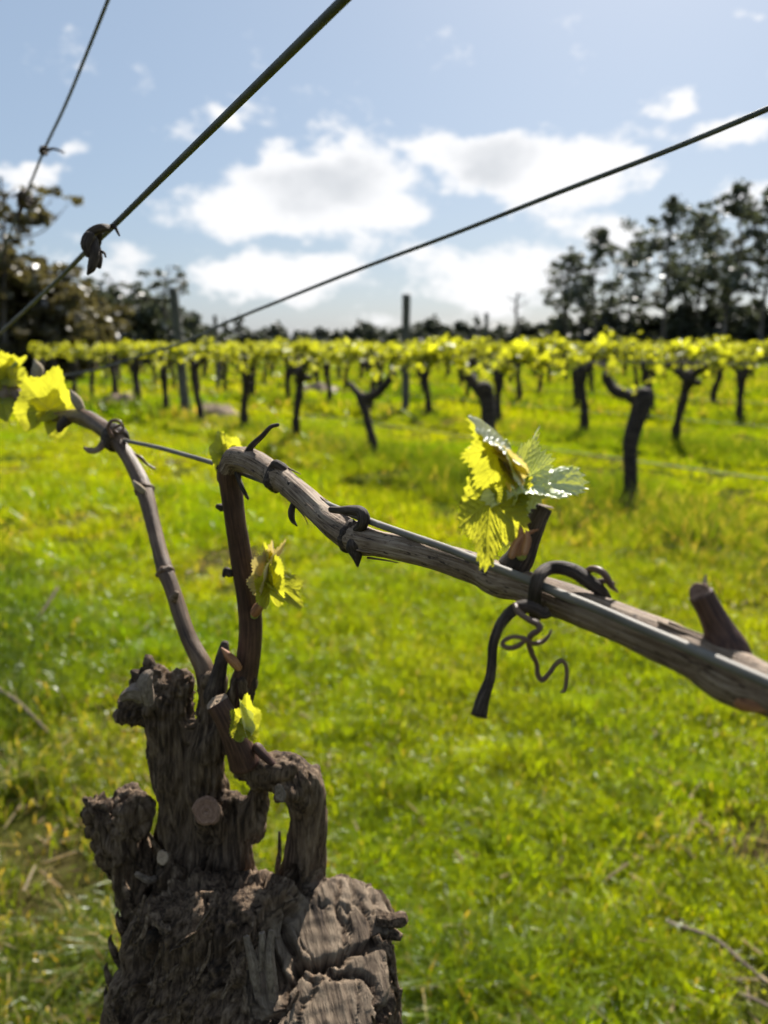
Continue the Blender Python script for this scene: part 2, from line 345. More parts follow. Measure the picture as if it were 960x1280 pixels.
def grass(name, n, d0, d1, power, wid, hgt, three, half_az, seed):
    g = np.random.default_rng(seed)
    q = 1-power; u = g.random(n)
    d = (d0**(q+1) + u*(d1**(q+1)-d0**(q+1)))**(1/(q+1))
    az = (g.random(n)*2-1)*R(half_az); x = d*np.sin(az); y = d*np.cos(az)
    a, b, c = patch(x, y); rd = row_dist(x, y)
    under = np.clip(1-rd/.75, 0, 1); o1 = (x*ROW_N[0]+y*ROW_N[1])-ROW1; under = np.maximum(under, np.clip(1.25-np.abs(o1+.55)/.85, 0, 1)*np.clip((x+.6)/1.2, 0, 1))  # first row's unmown strip, widened on the camera side where its shade lies
    near_row = np.clip(1-np.hypot((x-1.1)/.8, (y-1.25)/.75), 0, 1); bare = np.clip((c-.50)*7, 0, 1)*np.clip((.56-a)*7+.25+2.2*near_row, 0, 1)
    keep = g.random(n) > bare*.94
    x, y, d, a, b, c, under, bare = [k[keep] for k in (x, y, d, a, b, c, under, bare)]; n = len(x)
    h = hgt*(.45+.9*g.random(n))*(.55+.9*a)*(1+.9*under*b*2)*(1-.4*bare)
    tuft = np.clip((fbm(np.stack([x, y, 0*x], -1)*7+2, 2)-.5)*4, 0, 1); h *= 1+.6*tuft
    wd = wid*(.6+.8*g.random(n)); th = g.random(n)*2*math.pi
    lean = h*(.2+.9*g.random(n)); la = g.random(n)*2*math.pi
    dx, dy = np.cos(th)*wd*.5, np.sin(th)*wd*.5; lx, ly = np.cos(la)*lean, np.sin(la)*lean
    lo = np.stack([.088+.025*g.random(n), .172+.03*g.random(n), .006+0*x], -1)
    hi = np.stack([.205+.04*g.random(n), .240+.03*g.random(n), .008+0*x], -1)
    t = np.clip((a-.35)*1.5+(b-.5)*1.2+.30*(g.random(n)-.5)+.1, 0, 1)[:, None]
    col = hi*(1-t)+lo*t; col = col*(.45+1.05*fbm(np.stack([x, y, 0*x], -1)*13+5, 3)+.25*(g.random(n)-.5))[:, None]
    dark = np.stack([.06+0*x, .095+0*x, .018+0*x], -1); u2 = np.clip(under*1.1*(.4+b), 0, .8)[:, None]; col = col*(1-u2)+dark*u2  # darker unmown grass; in front of the first row shade is painted in too
    straw = np.stack([.30+.1*g.random(n), .25+.08*g.random(n), .15+0*x], -1)
    isdry = g.random(n) < (.03+.20*bare+.16*under*(b < .5)); col[isdry] = straw[isdry]
    base = np.stack([x, y, 0*x-.003], -1)
    mid = base+np.stack([lx*.35, ly*.35, h*.62], -1); tip = base+np.stack([lx, ly, h*(.92)-.3*lean], -1)
    tip[:, 2] = np.maximum(tip[:, 2], .008)
    sd = np.stack([dx, dy, 0*x], -1)
    if three:
        V = np.stack([base-sd, base+sd, mid+sd*.8, mid-sd*.8, tip], 1).reshape(-1, 3); k = 5
        o = np.arange(n)[:, None]*5
        F = np.concatenate([o+np.array([[0, 1, 2]]), o+np.array([[0, 2, 3]]), o+np.array([[3, 2, 4]])], 0)
    else:
        V = np.stack([base-sd, base+sd, tip], 1).reshape(-1, 3); k = 3
        F = np.arange(n)[:, None]*3+np.array([[0, 1, 2]])
    C = np.repeat(col, k, 0)
    me = mk_mesh(name, V, F, {'gcol': C}, smooth=False)
    return me
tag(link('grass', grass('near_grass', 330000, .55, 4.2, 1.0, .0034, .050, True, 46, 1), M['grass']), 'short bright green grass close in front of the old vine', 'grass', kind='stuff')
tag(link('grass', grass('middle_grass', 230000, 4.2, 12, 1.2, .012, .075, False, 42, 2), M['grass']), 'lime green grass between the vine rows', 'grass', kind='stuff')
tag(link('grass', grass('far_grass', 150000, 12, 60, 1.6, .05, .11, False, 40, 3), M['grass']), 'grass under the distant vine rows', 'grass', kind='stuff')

def litter():
    g = np.random.default_rng(12); n = 3600
    d = .7+g.random(n)**.7*4.2; az = (g.random(n)*2-1)*R(42); x = d*np.sin(az); y = d*np.cos(az)
    a, b, c = patch(x, y); k = (c > .47) | (g.random(n) < .18); x, y = x[k], y[k]; n = len(x)
    ln = .008+.035*g.random(n)**2; th = g.random(n)*6.28; wd = .0018+.002*g.random(n); z = .012+.03*g.random(n); dz = (g.random(n)-.5)*.02
    D = np.stack([np.cos(th)*ln, np.sin(th)*ln, dz], -1); S = np.stack([-np.sin(th)*wd, np.cos(th)*wd, 0*x], -1); U = np.array((0, 0, .0016))
    B = np.stack([x, y, z], -1)
    V = np.stack([B-D-S, B-D+S, B-D+U, B+D-S, B+D+S, B+D+U*1.0], 1).reshape(-1, 3)
    o = np.arange(n)[:, None]*6
    F = np.concatenate([o+np.array([f]) for f in ([0, 1, 4], [0, 4, 3], [1, 2, 5], [1, 5, 4], [2, 0, 3], [2, 3, 5])], 0)
    k_ = g.random(n)[:, None]; col = np.array((.20, .15, .09))*(1-k_)+np.array((.46, .40, .29))*k_
    me = mk_mesh('dry_litter', V, F, {'gcol': np.repeat(col, 6, 0)}, smooth=False)
    tag(link('dry_litter', me, M['grass']), 'scattered dry straw and leaf litter lying in the grass', 'litter', kind='stuff')
litter()

def twig(pts, r, label):
    g = [ground_at(u, v, h) for u, v, h in pts]; base = g[0].copy(); base[2] = 0
    C = spline(np.array(g)-base, n=10); rad = np.linspace(r, r*.6, len(C))
    V, F, bc = tube_data(C, rad, 8, True, .25, 300, seed=3)
    o = link('fallen_twig', mk_mesh('fallen_twig', V, F, {'bc': bc}), M['cut_grey']); o.location = tuple(base)
    tag(o, label, 'twig', 'fallen twigs')
twig([(835, 1153, .045), (890, 1172, .05), (925, 1200, .05), (958, 1228, .04)], .0042, 'pale bent twig lying in the grass at the lower right')
twig([(925, 1243, .03), (945, 1250, .035), (975, 1266, .03)], .004, 'short dark twig at the very bottom right corner of the grass')
twig([(-10, 856, .10), (25, 880, .08), (60, 915, .03)], .006, 'dry grey stick in the grass at the left edge')
twig([(72, 735, .16), (50, 770, .09), (35, 800, .02)], .006, 'dry stalk standing slanted in the grass left of the thin cane')

# ------------------------------------------------------------------ gnarled trunks: capsules, voxel remesh, bark relief
def capsules_to_mesh(paths, voxel, smooth=6):
    """paths: list of (C, rad) centrelines; returns the fused surface as arrays"""
    items = [tube_data(C, r, 14, True) for C, r in paths]
    V, F, _ = join_data(items)
    me = bpy.data.meshes.new('tmp'); me.from_pydata(V.tolist(), [], F); me.update()
    o = bpy.data.objects.new('tmp', me); COL.objects.link(o)
    r = o.modifiers.new('r', 'REMESH'); r.mode = 'VOXEL'; r.voxel_size = voxel
    s = o.modifiers.new('s', 'SMOOTH'); s.factor = .5; s.iterations = smooth
    dg = bpy.context.evaluated_depsgraph_get(); ev = o.evaluated_get(dg); m2 = bpy.data.meshes.new_from_object(ev)
    n = len(m2.vertices); co = np.empty(n*3, np.float32); m2.vertices.foreach_get('co', co); co = co.reshape(-1, 3).astype(float)
    nr = np.empty(n*3, np.float32); m2.vertices.foreach_get('normal', nr); nr = nr.reshape(-1, 3).astype(float)
    nf = len(m2.polygons); fi = np.empty(nf*4, np.int32); m2.loops.foreach_get('vertex_index', fi); Fq = fi.reshape(-1, 4)
    bpy.data.objects.remove(o); bpy.data.meshes.remove(me); bpy.data.meshes.remove(m2)
    return co, nr, Fq
def limb_coords(co, paths):
    """bark coordinates: first axis runs along the nearest limb"""
    A, Bv, S, Rr = [], [], [], []
    for k, (C, r) in enumerate(paths):
        s = np.concatenate([[0], np.cumsum(np.linalg.norm(np.diff(C, axis=0), axis=1))])
        st = max(1, len(C)//8); idx = list(range(0, len(C)-1, st))
        for i in idx:
            j = min(i+st, len(C)-1); A.append(C[i]); Bv.append(C[j]); S.append(s[i]); Rr.append((r[i]+r[j])/2)
    A = np.array(A); Bv = np.array(Bv); D = Bv-A; LL = (D**2).sum(1)+1e-12; Rr = np.array(Rr)
    best = np.full(len(co), 1e9); dirs = np.zeros_like(co)
    wsum = np.zeros(len(co)); acc = np.zeros_like(co)
    for a, d, l, r in zip(A, D, LL, Rr):
        t = np.clip(((co-a)@d)/l, 0, 1); q = co-(a+t[:, None]*d); dist = np.linalg.norm(q, axis=1)/r
        wgt = np.exp(-np.clip((dist-1)*9, -3, 60)); u = d/math.sqrt(l); u = u if u[2] > 0 else -u
        acc += wgt[:, None]*u; wsum += wgt
    dirs = acc/(np.linalg.norm(acc, axis=1)[:, None]+1e-12)
    return dirs
def bark_relief(co, nr, dirs, amp, freq, stretch=.14, seed=0):
    # squash the coordinate along the limb so that the relief runs in strips
    al = (co*dirs).sum(1)[:, None]*dirs
    q = (co-al*(1-stretch))*freq+seed*11.3
    n1 = fbm(q, 3); ridge = 1-np.abs(2*n1-1); n2 = fbm(co*freq*.22+seed, 3); n3 = fbm(q*2.7+5, 2)
    return co+nr*((ridge-.72)*amp+(n2-.5)*amp*2.4+(n3-.5)*amp*.55)[:, None], (co-al*(1-.25))

def far_trunk(paths, voxel=.018, amp=.012, seed=0):
    co, nr, Fq = capsules_to_mesh(paths, voxel, 3); d = limb_coords(co, paths)
    co2, bc = bark_relief(co, nr, d, amp, 26, seed=seed)
    return mk_mesh('vine_trunk', co2, Fq, {'bc': co})
def sp(pts, n=6):
    s = spline(np.array(pts, float), n=n); return s[:, :3], s[:, 3]

# leaf-sized faces for shoots: a folded five-sided blade
def leaf_fan(centres, normals, dirs, sizes, g):
    n = len(centres); X = dirs-normals*(dirs*normals).sum(1)[:, None]; X /= np.linalg.norm(X, axis=1)[:, None]+1e-9
    Y = np.cross(normals, X); s = sizes[:, None]; up = normals*s*(.12+.25*g.random(n))[:, None]
    c = centres
    pts = [c-X*s*.5, c-X*s*.28+Y*s*.5+up, c+X*s*.12+Y*s*.42+up, c+X*s*.55, c+X*s*.12-Y*s*.42+up, c-X*s*.28-Y*s*.5+up, c-X*s*.02]
    V = np.stack(pts, 1).reshape(-1, 3); o = np.arange(n)[:, None]*7
    F = np.concatenate([o+np.array([f]) for f in ([6, 0, 5], [6, 5, 4], [6, 4, 3], [6, 3, 2], [6, 2, 1], [6, 1, 0])], 0)
    return V, F, np.repeat(g.random(n), 7)
def rand_unit(g, n):
    v = g.normal(size=(n, 3)); return v/np.linalg.norm(v, axis=1)[:, None]

def vine_prototype(seed, leafy=1.0, half=.78):
    g = np.random.default_rng(seed); j = lambda s: (g.random()-.5)*2*s
    hx, hy = j(.09), j(.05); r0 = .047+.022*g.random(); hz = .80+j(.05)
    lean = j(.08)
    paths = [sp([(lean, j(.03), -.1, r0*1.15), (lean*.6+j(.02), j(.02), .25, r0*.95), (j(.03)+hx*.6, hy, .55, r0*.9), (hx, hy, hz-.06, r0*1.1), (hx, hy, hz+.02, r0*1.05)])]
    tips = []
    for sgn in (-1, 1):
        rise = .93+.05*g.random(); ln = .16+.12*g.random()
        paths.append(sp([(hx, hy, hz-.05, r0*.9), (hx+sgn*ln*.6, hy*.5, hz+.05+j(.02), r0*.62), (hx+sgn*ln, j(.03), rise-.02, r0*.5), (hx+sgn*(ln+.08), j(.02), rise+.03, r0*.38)]))
        tips.append((sgn, hx+sgn*(ln+.06), rise))
    for _ in range(3):
        a = j(.12); paths.append(sp([(hx+a*.4, hy, hz, r0*.45), (hx+a, hy+j(.06), hz+.08, r0*.32), (hx+a*1.1, hy+j(.06), hz+.14, r0*.3)]))
    for _ in range(5):      # burrs on the head
        a, b_ = j(.10), j(.07); paths.append(sp([(hx+a*.5, hy+b_*.5, hz-.08+j(.06), r0*.7), (hx+a, hy+b_, hz-.05+j(.08), r0*.62)]))
    tr = far_trunk(paths, .016, .016, seed)
    canes = []; C, D, S = [], [], []
    for sgn, x0, z0 in tips:
        for k in range(2):
            zz = 1.0+.03*j(1); pts = [(x0-sgn*.05, j(.02), z0, .008), (x0+sgn*.1, j(.03), zz+.03, .007), (x0+sgn*.3, j(.02), zz, .006), (sgn*half, j(.02), zz-.01, .005)]
            c, r = sp(pts, 5); canes.append(tube_data(c, r, 6))
            ns = int(11*leafy)
            for i in range(ns):
                t = (i+g.random())/ns*.98; q = c[min(int(t*len(c)), len(c)-1)]
                hh = .04+.17*g.random()**1.3; dr = unit((j(.35), j(.35), 1.0)); hang = g.random() < .22
                if hang: dr = unit((j(.5), j(.5), -.6)); hh *= .6
                st = np.array([q+dr*hh*f for f in (0, .5, 1)]); canes.append(tube_data(st, np.array([.004, .003, .002]), 4, False))
                for m_ in range(int(3+g.random()*5)):
                    f = g.random()**.7; off = rand_unit(g, 1)[0]*np.array((.055, .055, .03)); C.append(q+dr*hh*f+off); D.append(off+dr*.02); S.append((.042+.05*g.random())*(1.15-.4*f))
    for _ in range(int(7*leafy)):     # small shoots on the head
        q = np.array((hx+j(.16), hy+j(.08), hz+.1+j(.06)))
        for m_ in range(3): off = rand_unit(g, 1)[0]*.04; C.append(q+off); D.append(off); S.append(.03+.035*g.random())
    C = np.array(C); D = np.array(D)+1e-4; S = np.array(S); nn = len(C); Nn = rand_unit(g, nn); Nn[:, 2] = np.abs(Nn[:, 2])*.8+.15; Nn /= np.linalg.norm(Nn, axis=1)[:, None]
    V, F, t = leaf_fan(C, Nn, D, S, g)
    lv = mk_mesh('vine_leaves', V, F, {'tint': t, 'vein': t*0}, smooth=False)
    cv, cf, cb = join_data(canes); cm = mk_mesh('vine_canes', cv, cf, {'bc': cb})
    return tr, cm, lv
VP = [vine_prototype(100+i, 1.0+.15*(i % 2)) for i in range(6)]
SPARSE = vine_prototype(140, .35, .6)
for tr, cm, lv in VP+[SPARSE]: tr.materials.append(M['vine_far']); cm.materials.append(M['dark_cane']); lv.materials.append(M['vine_leaves'])
ROW_ROT = math.atan2(ROW_D[1], ROW_D[0])
def place_vine(k, x, y, label, group, scale=1.0, flip=False, trunk=None, proto=None):
    t = thing('grapevine', label, 'grapevine', (x, y, 0), group)
    tr, cm, lv = proto or VP[k % len(VP)]
    rz = ROW_ROT+(math.pi if flip else 0)
    for nm, me, in (('trunk', trunk or tr), ('shoots', cm), ('foliage', lv)):
        o = link(nm, me, None, t)
        if not (trunk and nm == 'trunk'): o.rotation_euler = (0, 0, rz); o.scale = (1, 1, scale)
        if nm != 'trunk': o['kind'] = 'stuff'
    return t

# three near vines of the first row have their own bent trunks (traced as photo pixels at the vine's depth)
def px_trunk(u0, depth, limbs, seed):
    base = P(u0, 640, depth); base[2] = 0
    ps = []
    for lim in limbs:
        C, r = px_path([(u, v, depth+dz, rr) for u, v, dz, rr in lim], 6); ps.append((C-base, r))
    return base, far_trunk([(c_, r_*.72) for c_, r_ in ps], .011, .008, seed)
ORD = ['nearest', 'second', 'third', 'fourth', 'fifth', 'sixth', 'seventh', 'eighth', 'ninth', 'tenth', 'eleventh', 'twelfth']
first = [
    (790, 5.45, [[(790, 650, 0, 14), (789, 600, 0, 12.5), (788, 555, 0, 14), (799, 515, 0, 15), (804, 495, 0, 16)], [(803, 503, 0, 13), (785, 494, .1, 10), (768, 488, .2, 10), (757, 471, .25, 9)]], 'thick dark vine trunk with one short arm reaching up left, nearest of the background row'),
    (602, 6.6, [[(618, 620, 0, 13), (612, 560, 0, 12), (610, 510, 0, 13), (606, 488, 0, 16)], [(608, 495, 0, 14), (592, 478, .1, 11), (578, 462, .2, 9)]], 'dark vine with a slanting arm just behind the bright unfolding leaves'),
    (470, 7.75, [[(474, 590, 0, 8.5), (468, 560, 0, 7.5), (459, 525, 0, 7.5), (452, 497, 0, 9)], [(452, 500, 0, 9), (470, 492, -.05, 8), (484, 478, -.1, 7), (492, 468, -.1, 6)], [(450, 495, 0, 7), (438, 480, .1, 5)]], 'dark vine leaning left with a crooked head, left of the wooden post'),
]
used_px = []
for i, (u0, dep, limbs, lab) in enumerate(first):
    base, tm = px_trunk(u0, dep, limbs, 60+i); tm.materials.append(M['vine_far'])
    place_vine(i, base[0], base[1], lab, 'vines of the first row across the grass', .97, False, tm, SPARSE if i == 0 else None)
k0 = np.array((1.74, 5.36, 0))
for i, px in enumerate((372, 306, 251, 207, 175, 147, 119, 97, 76, 58)):
    # slide along the row line to the vine's bearing
    b = (px-480)/960/1.0; t = (k0[0]-b*k0[1])/(b*ROW_D[1]-ROW_D[0]); p = k0+ROW_D*t
    place_vine(i+3, p[0], p[1], '%s dark vine left of the crooked leaning vine, first row across the grass' % ['first', 'second', 'third', 'fourth', 'fifth', 'sixth', 'seventh', 'eighth', 'ninth', 'tenth'][i], 'vines of the first row across the grass', .94+.08*random.random(), i % 2)
for r_ in range(1, 12):
    off = ROW1+ROW_GAP*r_; cnt = 0; n_ph = .0 if r_ == 1 else random.random()
    # phase so that the second row passes its foremost vine at (3.3, 8.46)
    s_ref = float(np.dot(np.array((3.3, 8.46, 0)), ROW_D)) + n_ph*VINE_GAP
    for k in range(-30, 60):
        p = ROW_N*off + ROW_D*(s_ref+k*VINE_GAP)
        if p[1] < 4: continue
        px = 480+960*p[0]/p[1]
        if px < -60 or px > 1020 or p[1] > 46: continue
        if p[1] > 30 and (k+r_) % 2: pass
        j1, j2 = (random.random()-.5)*.16, (random.random()-.5)*.08
        if r_ == 1: lab = '%s vine from the right in the second row across the grass' % (ORD[cnt] if 0 < cnt < 12 else ('foremost dark' if cnt == 0 else 'far'))
        elif r_ in (2, 3, 4) and cnt < 12: lab = '%s vine from the right in the %s row across the grass' % (ORD[cnt] if cnt else 'foremost', ['third', 'fourth', 'fifth'][r_-2])
        elif r_ == -1: lab = '%s vine from the right in the third row across the grass' % (ORD[cnt] if 0 < cnt < 10 else ('foremost' if cnt == 0 else 'far'))
        else: lab = 'small dark vine under the yellow-green leaf band of the distant rows'
        if r_ > 4 or cnt >= 12: lab = 'small dark vine under the yellow-green leaf band of the distant rows'
        place_vine(random.randrange(6), p[0]+j1, p[1]+j2, lab, 'vines of the distant rows' if lab.startswith('small') else 'vines of the %s row across the grass' % ['second', 'third', 'fourth', 'fifth'][r_-1], .93+.12*random.random(), random.random() < .5)
        cnt += 1

# posts and background trellis wires
def post(u, v0, vtop, width_px, depth, label, lean=0.0):
    b = P(u, v0, depth); top = P(u, vtop, depth); base = np.array((b[0], b[1], 0)); h = top[2]; r = width_px/2*depth/960
    C = np.array([(0, 0, -.2), (lean*.3, 0, h*.3), (lean*.7, 0, h*.7), (lean, 0, h)]); V, F, bc = tube_data(spline(C, n=6), np.full(19, r), 14, False, .12, 30, seed=u)
    t = thing('trellis_post', label, 'post', base, 'wooden trellis posts')
    link('shaft', mk_mesh('post_shaft', V, F, {'bc': bc}), M['post'], t)
    st = []                      # wire staples round the post
    for hz in (.98, 1.35):
        if hz < h-.05:
            a = np.linspace(0, 2*math.pi, 13); c = np.stack([np.cos(a)*(r+.004)+lean*hz/h, np.sin(a)*(r+.004), hz+0*a], -1)
            V, F, bc = tube_data(c, np.full(13, .004), 6, False); link('wire_tie', mk_mesh('wire_tie', V, F, {'bc': bc}), M['wire_dark'], t)
post(233, 522, 362, 12, 12.2, 'tall weathered wooden post standing left of the crooked vines', -.10)
post(507, 507, 370, 10, 12.6, 'dark wooden trellis post rising above the leaves near the picture centre')
post(273, 492, 395, 5, 19.5, 'thin distant post just right of the tall weathered post')
post(606, 480, 392, 5, 22., 'thin distant post right of the dark centre post')

def straight_wire(p0, p1, sag, r, label, wob=0.0, n=40, mat='wire_dark', group='background trellis wires'):
    p0, p1 = np.array(p0, float), np.array(p1, float); t = np.linspace(0, 1, n)[:, None]; C = (p1-p0)*t; C[:, 2] -= (4*t*(1-t))[:, 0]*sag
    if wob: C[:, 2] += (vnoise(np.stack([t[:, 0]*9, 0*t[:, 0], 0*t[:, 0]], -1))-.5)*wob
    V, F, bc = tube_data(C, np.full(n, r), 6); o = link('trellis_wire', mk_mesh('trellis_wire', V, F, {'bc': bc}), M[mat]); o.location = tuple(p0)
    return tag(o, label, 'wire', group)
for r_, nm in ((0, 'first'), (1, 'second'), (2, 'third')):
    a = ROW_N*(ROW1+ROW_GAP*r_)
    p0 = a+ROW_D*(-3.0 if r_ == 0 else 0); p1 = a+ROW_D*26
    for hz, what, rr in ((1.0, 'cordon wire carrying the canes', .003), (.36, 'low sagging wire close to the grass', .0045)):
        straight_wire((p0[0], p0[1]+.0, hz), (p1[0], p1[1], hz), 0, rr, '%s of the %s row across the grass' % (what, nm), .10 if hz < .5 else .02, 60)

# brown heaps of dry soil under the rows
def mound(u, v, depth, wx, h, label):
    b = P(u, v, depth); g = np.random.default_rng(int(u)); nr_, na = 14, 36
    rr = np.linspace(0, 1, nr_); aa = np.linspace(0, 2*math.pi, na, endpoint=False)
    X = (rr[:, None]*np.cos(aa)).ravel()*wx; Y = (rr[:, None]*np.sin(aa)).ravel()*wx*.7; rad = np.repeat(rr, na)
    Z = h*np.clip(np.cos(rad*math.pi/2), 0, 1)**1.2; Z += (fbm(np.stack([X*9, Y*9, Z], -1)+u, 4)-.5)*h*.7*(1-rad**3); Z[rad > .99] = -.03
    i = np.arange(nr_-1)[:, None]*na; j = np.arange(na)[None]; j2 = (j+1) % na; F = np.stack([i+j, i+na+j, i+na+j2, i+j2], -1).reshape(-1, 4)
    o = link('soil_mound', mk_mesh('soil_mound', np.stack([X, Y, Z], -1), F, {'bc': np.stack([X, Y, Z], -1)}), M['mound']); o.location = (b[0], b[1], 0)
    tag(o, label, 'mound', 'soil mounds under the vines')
M['mound'] = mat_bark('dry_soil_heap', [(.3, (.10, .07, .04)), (.5, (.22, .155, .095)), (.75, (.34, .26, .17))], fine=40, stretch=1, bump=.8, dist=.03, big=6)
mound(152, 505, 14.3, .55, .24, 'brown heap of dry soil under the vines near the left edge')
mound(268, 522, 12.4, .50, .20, 'brown heap of dry soil beside the tall weathered post')
mound(400, 484, 19., .7, .2, 'small brown heap of soil far behind the leaning vine')

# ------------------------------------------------------------------ trees
def tree_prototype(seed, H, crown, n_limb, n_clump, leaves, lsize, flat=.6, low=.35, bare=False, trunk_r=.2, spread=.3):
    g = np.random.default_rng(seed); j = lambda s: (g.random()-.5)*2*s
    tub = []; cl = []
    tc_ = [(0, 0, -.3), (j(.2), j(.2), H*.25), (j(.5), j(.5), H*.55), (j(.7), j(.7), H*.86)]
    C = spline(np.array(tc_), n=6); rad = np.linspace(trunk_r, trunk_r*.22, len(C)); tub.append(tube_data(C, rad, 10, True, .12, 8, seed))
    for i in range(n_limb):
        t = low+(.98-low)*(i+.5)/n_limb; q = C[min(int(t*len(C)), len(C)-1)]; a = i*2.4+j(.5)
        f = math.sin(min(1, (t-low)/(1-low)*.85+.28)*math.pi)**.7; ln = crown*(.55+.5*g.random())*f
        e = q+np.array((math.cos(a)*ln, math.sin(a)*ln, ln*(.35+.5*g.random()))); e[2] = min(e[2], H*(1-.05*g.random()))
        m_ = (q+e)/2+np.array((j(.3), j(.3), -.15*ln)); c = spline(np.array([q, m_, e]), n=5); r = np.linspace(trunk_r*.34, trunk_r*.06, len(c)); tub.append(tube_data(c, r, 6, True, .1, 8, i))
        for b_ in range(3):
            s_ = c[int(len(c)*(.35+.2*b_))]; e2 = s_+rand_unit(g, 1)[0]*ln*.4+np.array((0, 0, ln*.18)); c2 = spline(np.array([s_, (s_+e2)/2+j(.1), e2]), n=4); tub.append(tube_data(c2, np.linspace(trunk_r*.12, trunk_r*.03, len(c2)), 5)); cl.append(e2)
        cl.append(e); cl.append(c[int(len(c)*.75)])
    cl.append(C[-1]+np.array((0, 0, .3)))
    cl = np.array(cl); LC, LS = [], []
    for k in range(n_clump):
        q = cl[k % len(cl)]+rand_unit(g, 1)[0]*crown*spread*g.random(); rr = crown*(.08+.16*g.random()**1.3)
        n = int(leaves*(.5+g.random())); p = rand_unit(g, n)*(g.random(n)**.45)[:, None]*rr*np.array((1, 1, flat))
        LC.append(q+p); LS.append(np.full(n, lsize)*(.6+.8*g.random(n)))
    LC = np.vstack(LC); LS = np.concatenate(LS); n = len(LC)
    V, F, t = leaf_fan(LC, rand_unit(g, n), rand_unit(g, n), LS, g)
    lv = mk_mesh('crown', V, F, {'tint': t, 'vein': t*0}, smooth=False)
    tv, tf, tb = join_data(tub); return mk_mesh('tree_trunk', tv, tf, {'bc': tb}), lv, float(V[:, 2].max())
def place_tree(proto, u, depth, top_v, label, group, leafmat, proto_h, rot, widen=1.0, name='tree'):
    b = P(u, 432, depth); top = P(u, top_v, depth)[2]; s = top/proto[2]
    t = thing(name, label, 'tree', (b[0], b[1], 0), group); t.rotation_euler = (0, 0, rot); t.scale = (s*widen, s*widen, s)
    for nm, me, mt in (('trunk', proto[0], M['bark_tree']), ('crown', proto[1], M[leafmat])):
        o = link(nm, me, None, t)
        if len(me.materials) == 0: me.materials.append(mt)
        o.material_slots[0].link = 'OBJECT'; o.material_slots[0].material = mt
    return t
GUM = [tree_prototype(201+i, 13, 3.9, 14, 92, 22, .28, .55, .36, spread=.26) for i in range(3)]
BUSH = [tree_prototype(231+i, 8, 3.6, 14, 250, 40, .40, .8, .05, trunk_r=.22, spread=.45) for i in range(3)]
THIN = tree_prototype(251, 10, 3.2, 10, 30, 24, .26, .35, .62, trunk_r=.16)
CON = tree_prototype(261, 7, 1.5, 12, 46, 34, .26, 1.1, .05, trunk_r=.16)
place = [(705, 62, 318, 0, 'slender gum tree at the left end of the right-hand grove'), (742, 60, 288, 1, 'gum tree second from the left in the right-hand grove'), (785, 66, 300, 2, 'shorter gum tree in the middle of the right-hand grove'),
         (826, 58, 252, 0, 'tall open gum tree in the middle of the right-hand grove'), (868, 63, 268, 1, 'gum tree between the two tallest trees of the right-hand grove'), (905, 55, 232, 2, 'tallest gum tree of the right-hand grove'),
         (950, 56, 240, 0, 'dense gum tree at the right edge of the picture'), (1000, 60, 250, 1, 'gum tree cut by the right edge of the picture')]
for i, (u, d, tv, k, lab) in enumerate(place): place_tree(GUM[k], u, d, tv, lab, 'gum trees of the right-hand grove', 'tree_leaves', 13.2, i*1.7, .95, 'gum_tree')
under = [(655, 70, 396), (700, 68, 388), (745, 66, 380), (800, 66, 384), (850, 64, 376), (900, 62, 370), (945, 60, 372), (990, 60, 368)]
for i, (u, d, tv) in enumerate(under): place_tree(BUSH[i % 3], u, d, tv, 'low dark bush tree, %s from the left under the gum grove' % ['first', 'second', 'third', 'fourth', 'fifth', 'sixth', 'seventh', 'last'][i], 'bush trees under the gum grove', 'tree_leaves', 8, i*2.1, 1.35, 'bush_tree')
left = [(20, 24, 312, 'olive brown bushy tree at the left edge of the picture', 1.5), (62, 28, 345, 'olive brown bush right of the leftmost bushy tree', 1.5), (-30, 23, 290, 'olive brown tree cut by the left edge', 1.5), (105, 44, 346, 'dark bushy tree behind the tied wire', 1.5), (150, 48, 360, 'dark rounded tree left of the thin-crowned tree', 1.5), (195, 50, 362, 'dark bush at the foot of the thin-crowned tree', 1.5), (128, 52, 355, 'dark tree in the gap between two rounded trees on the left', 1.5), (240, 60, 388, 'low dark tree right of the tall weathered post', 1.3), (84, 40, 352, 'dark brownish bush between the olive bush and the tied wire', 1.5)]
for i, (u, d, tv, lab, wd) in enumerate(left): place_tree(BUSH[i % 3], u, d, tv, lab, 'trees along the left side', 'olive_leaves' if i < 3 or i == 8 else 'tree_leaves', 8, i*1.3+.4, wd, 'bush_tree')
place_tree(THIN, 212, 48, 332, 'thin umbrella-crowned tree above the dark bushes on the left', 'trees along the left side', 'tree_leaves', 10.2, .5, 1.0)
place_tree(THIN, 12, 22, 222, 'tall feathery tree at the upper left edge', 'trees along the left side', 'olive_leaves', 10.2, 2.2, 1.0)
place_tree(THIN, 148, 52, 345, 'thin bare-looking tree between the wire and the tall post', 'trees along the left side', 'tree_leaves', 10.2, 3.9, 1.0)
mid = [(310, 70, 408, 0), (385, 72, 412, 2), (420, 70, 411, 1), (490, 72, 411, 0), (520, 70, 408, 2), (560, 70, 406, 1), (610, 70, 407, 0), (262, 80, 404, 2), (285, 84, 402, 3), (303, 84, 396, 3), (345, 92, 400, 0), (372, 96, 412, 1), (400, 92, 408, 1), (455, 92, 400, 2), (430, 96, 410, 0), (500, 95, 408, 1), (540, 80, 392, 0), (575, 85, 400, 1), (595, 84, 396, 3), (625, 85, 404, 2), (650, 75, 402, 0), (475, 98, 409, 2), (325, 98, 411, 2)]
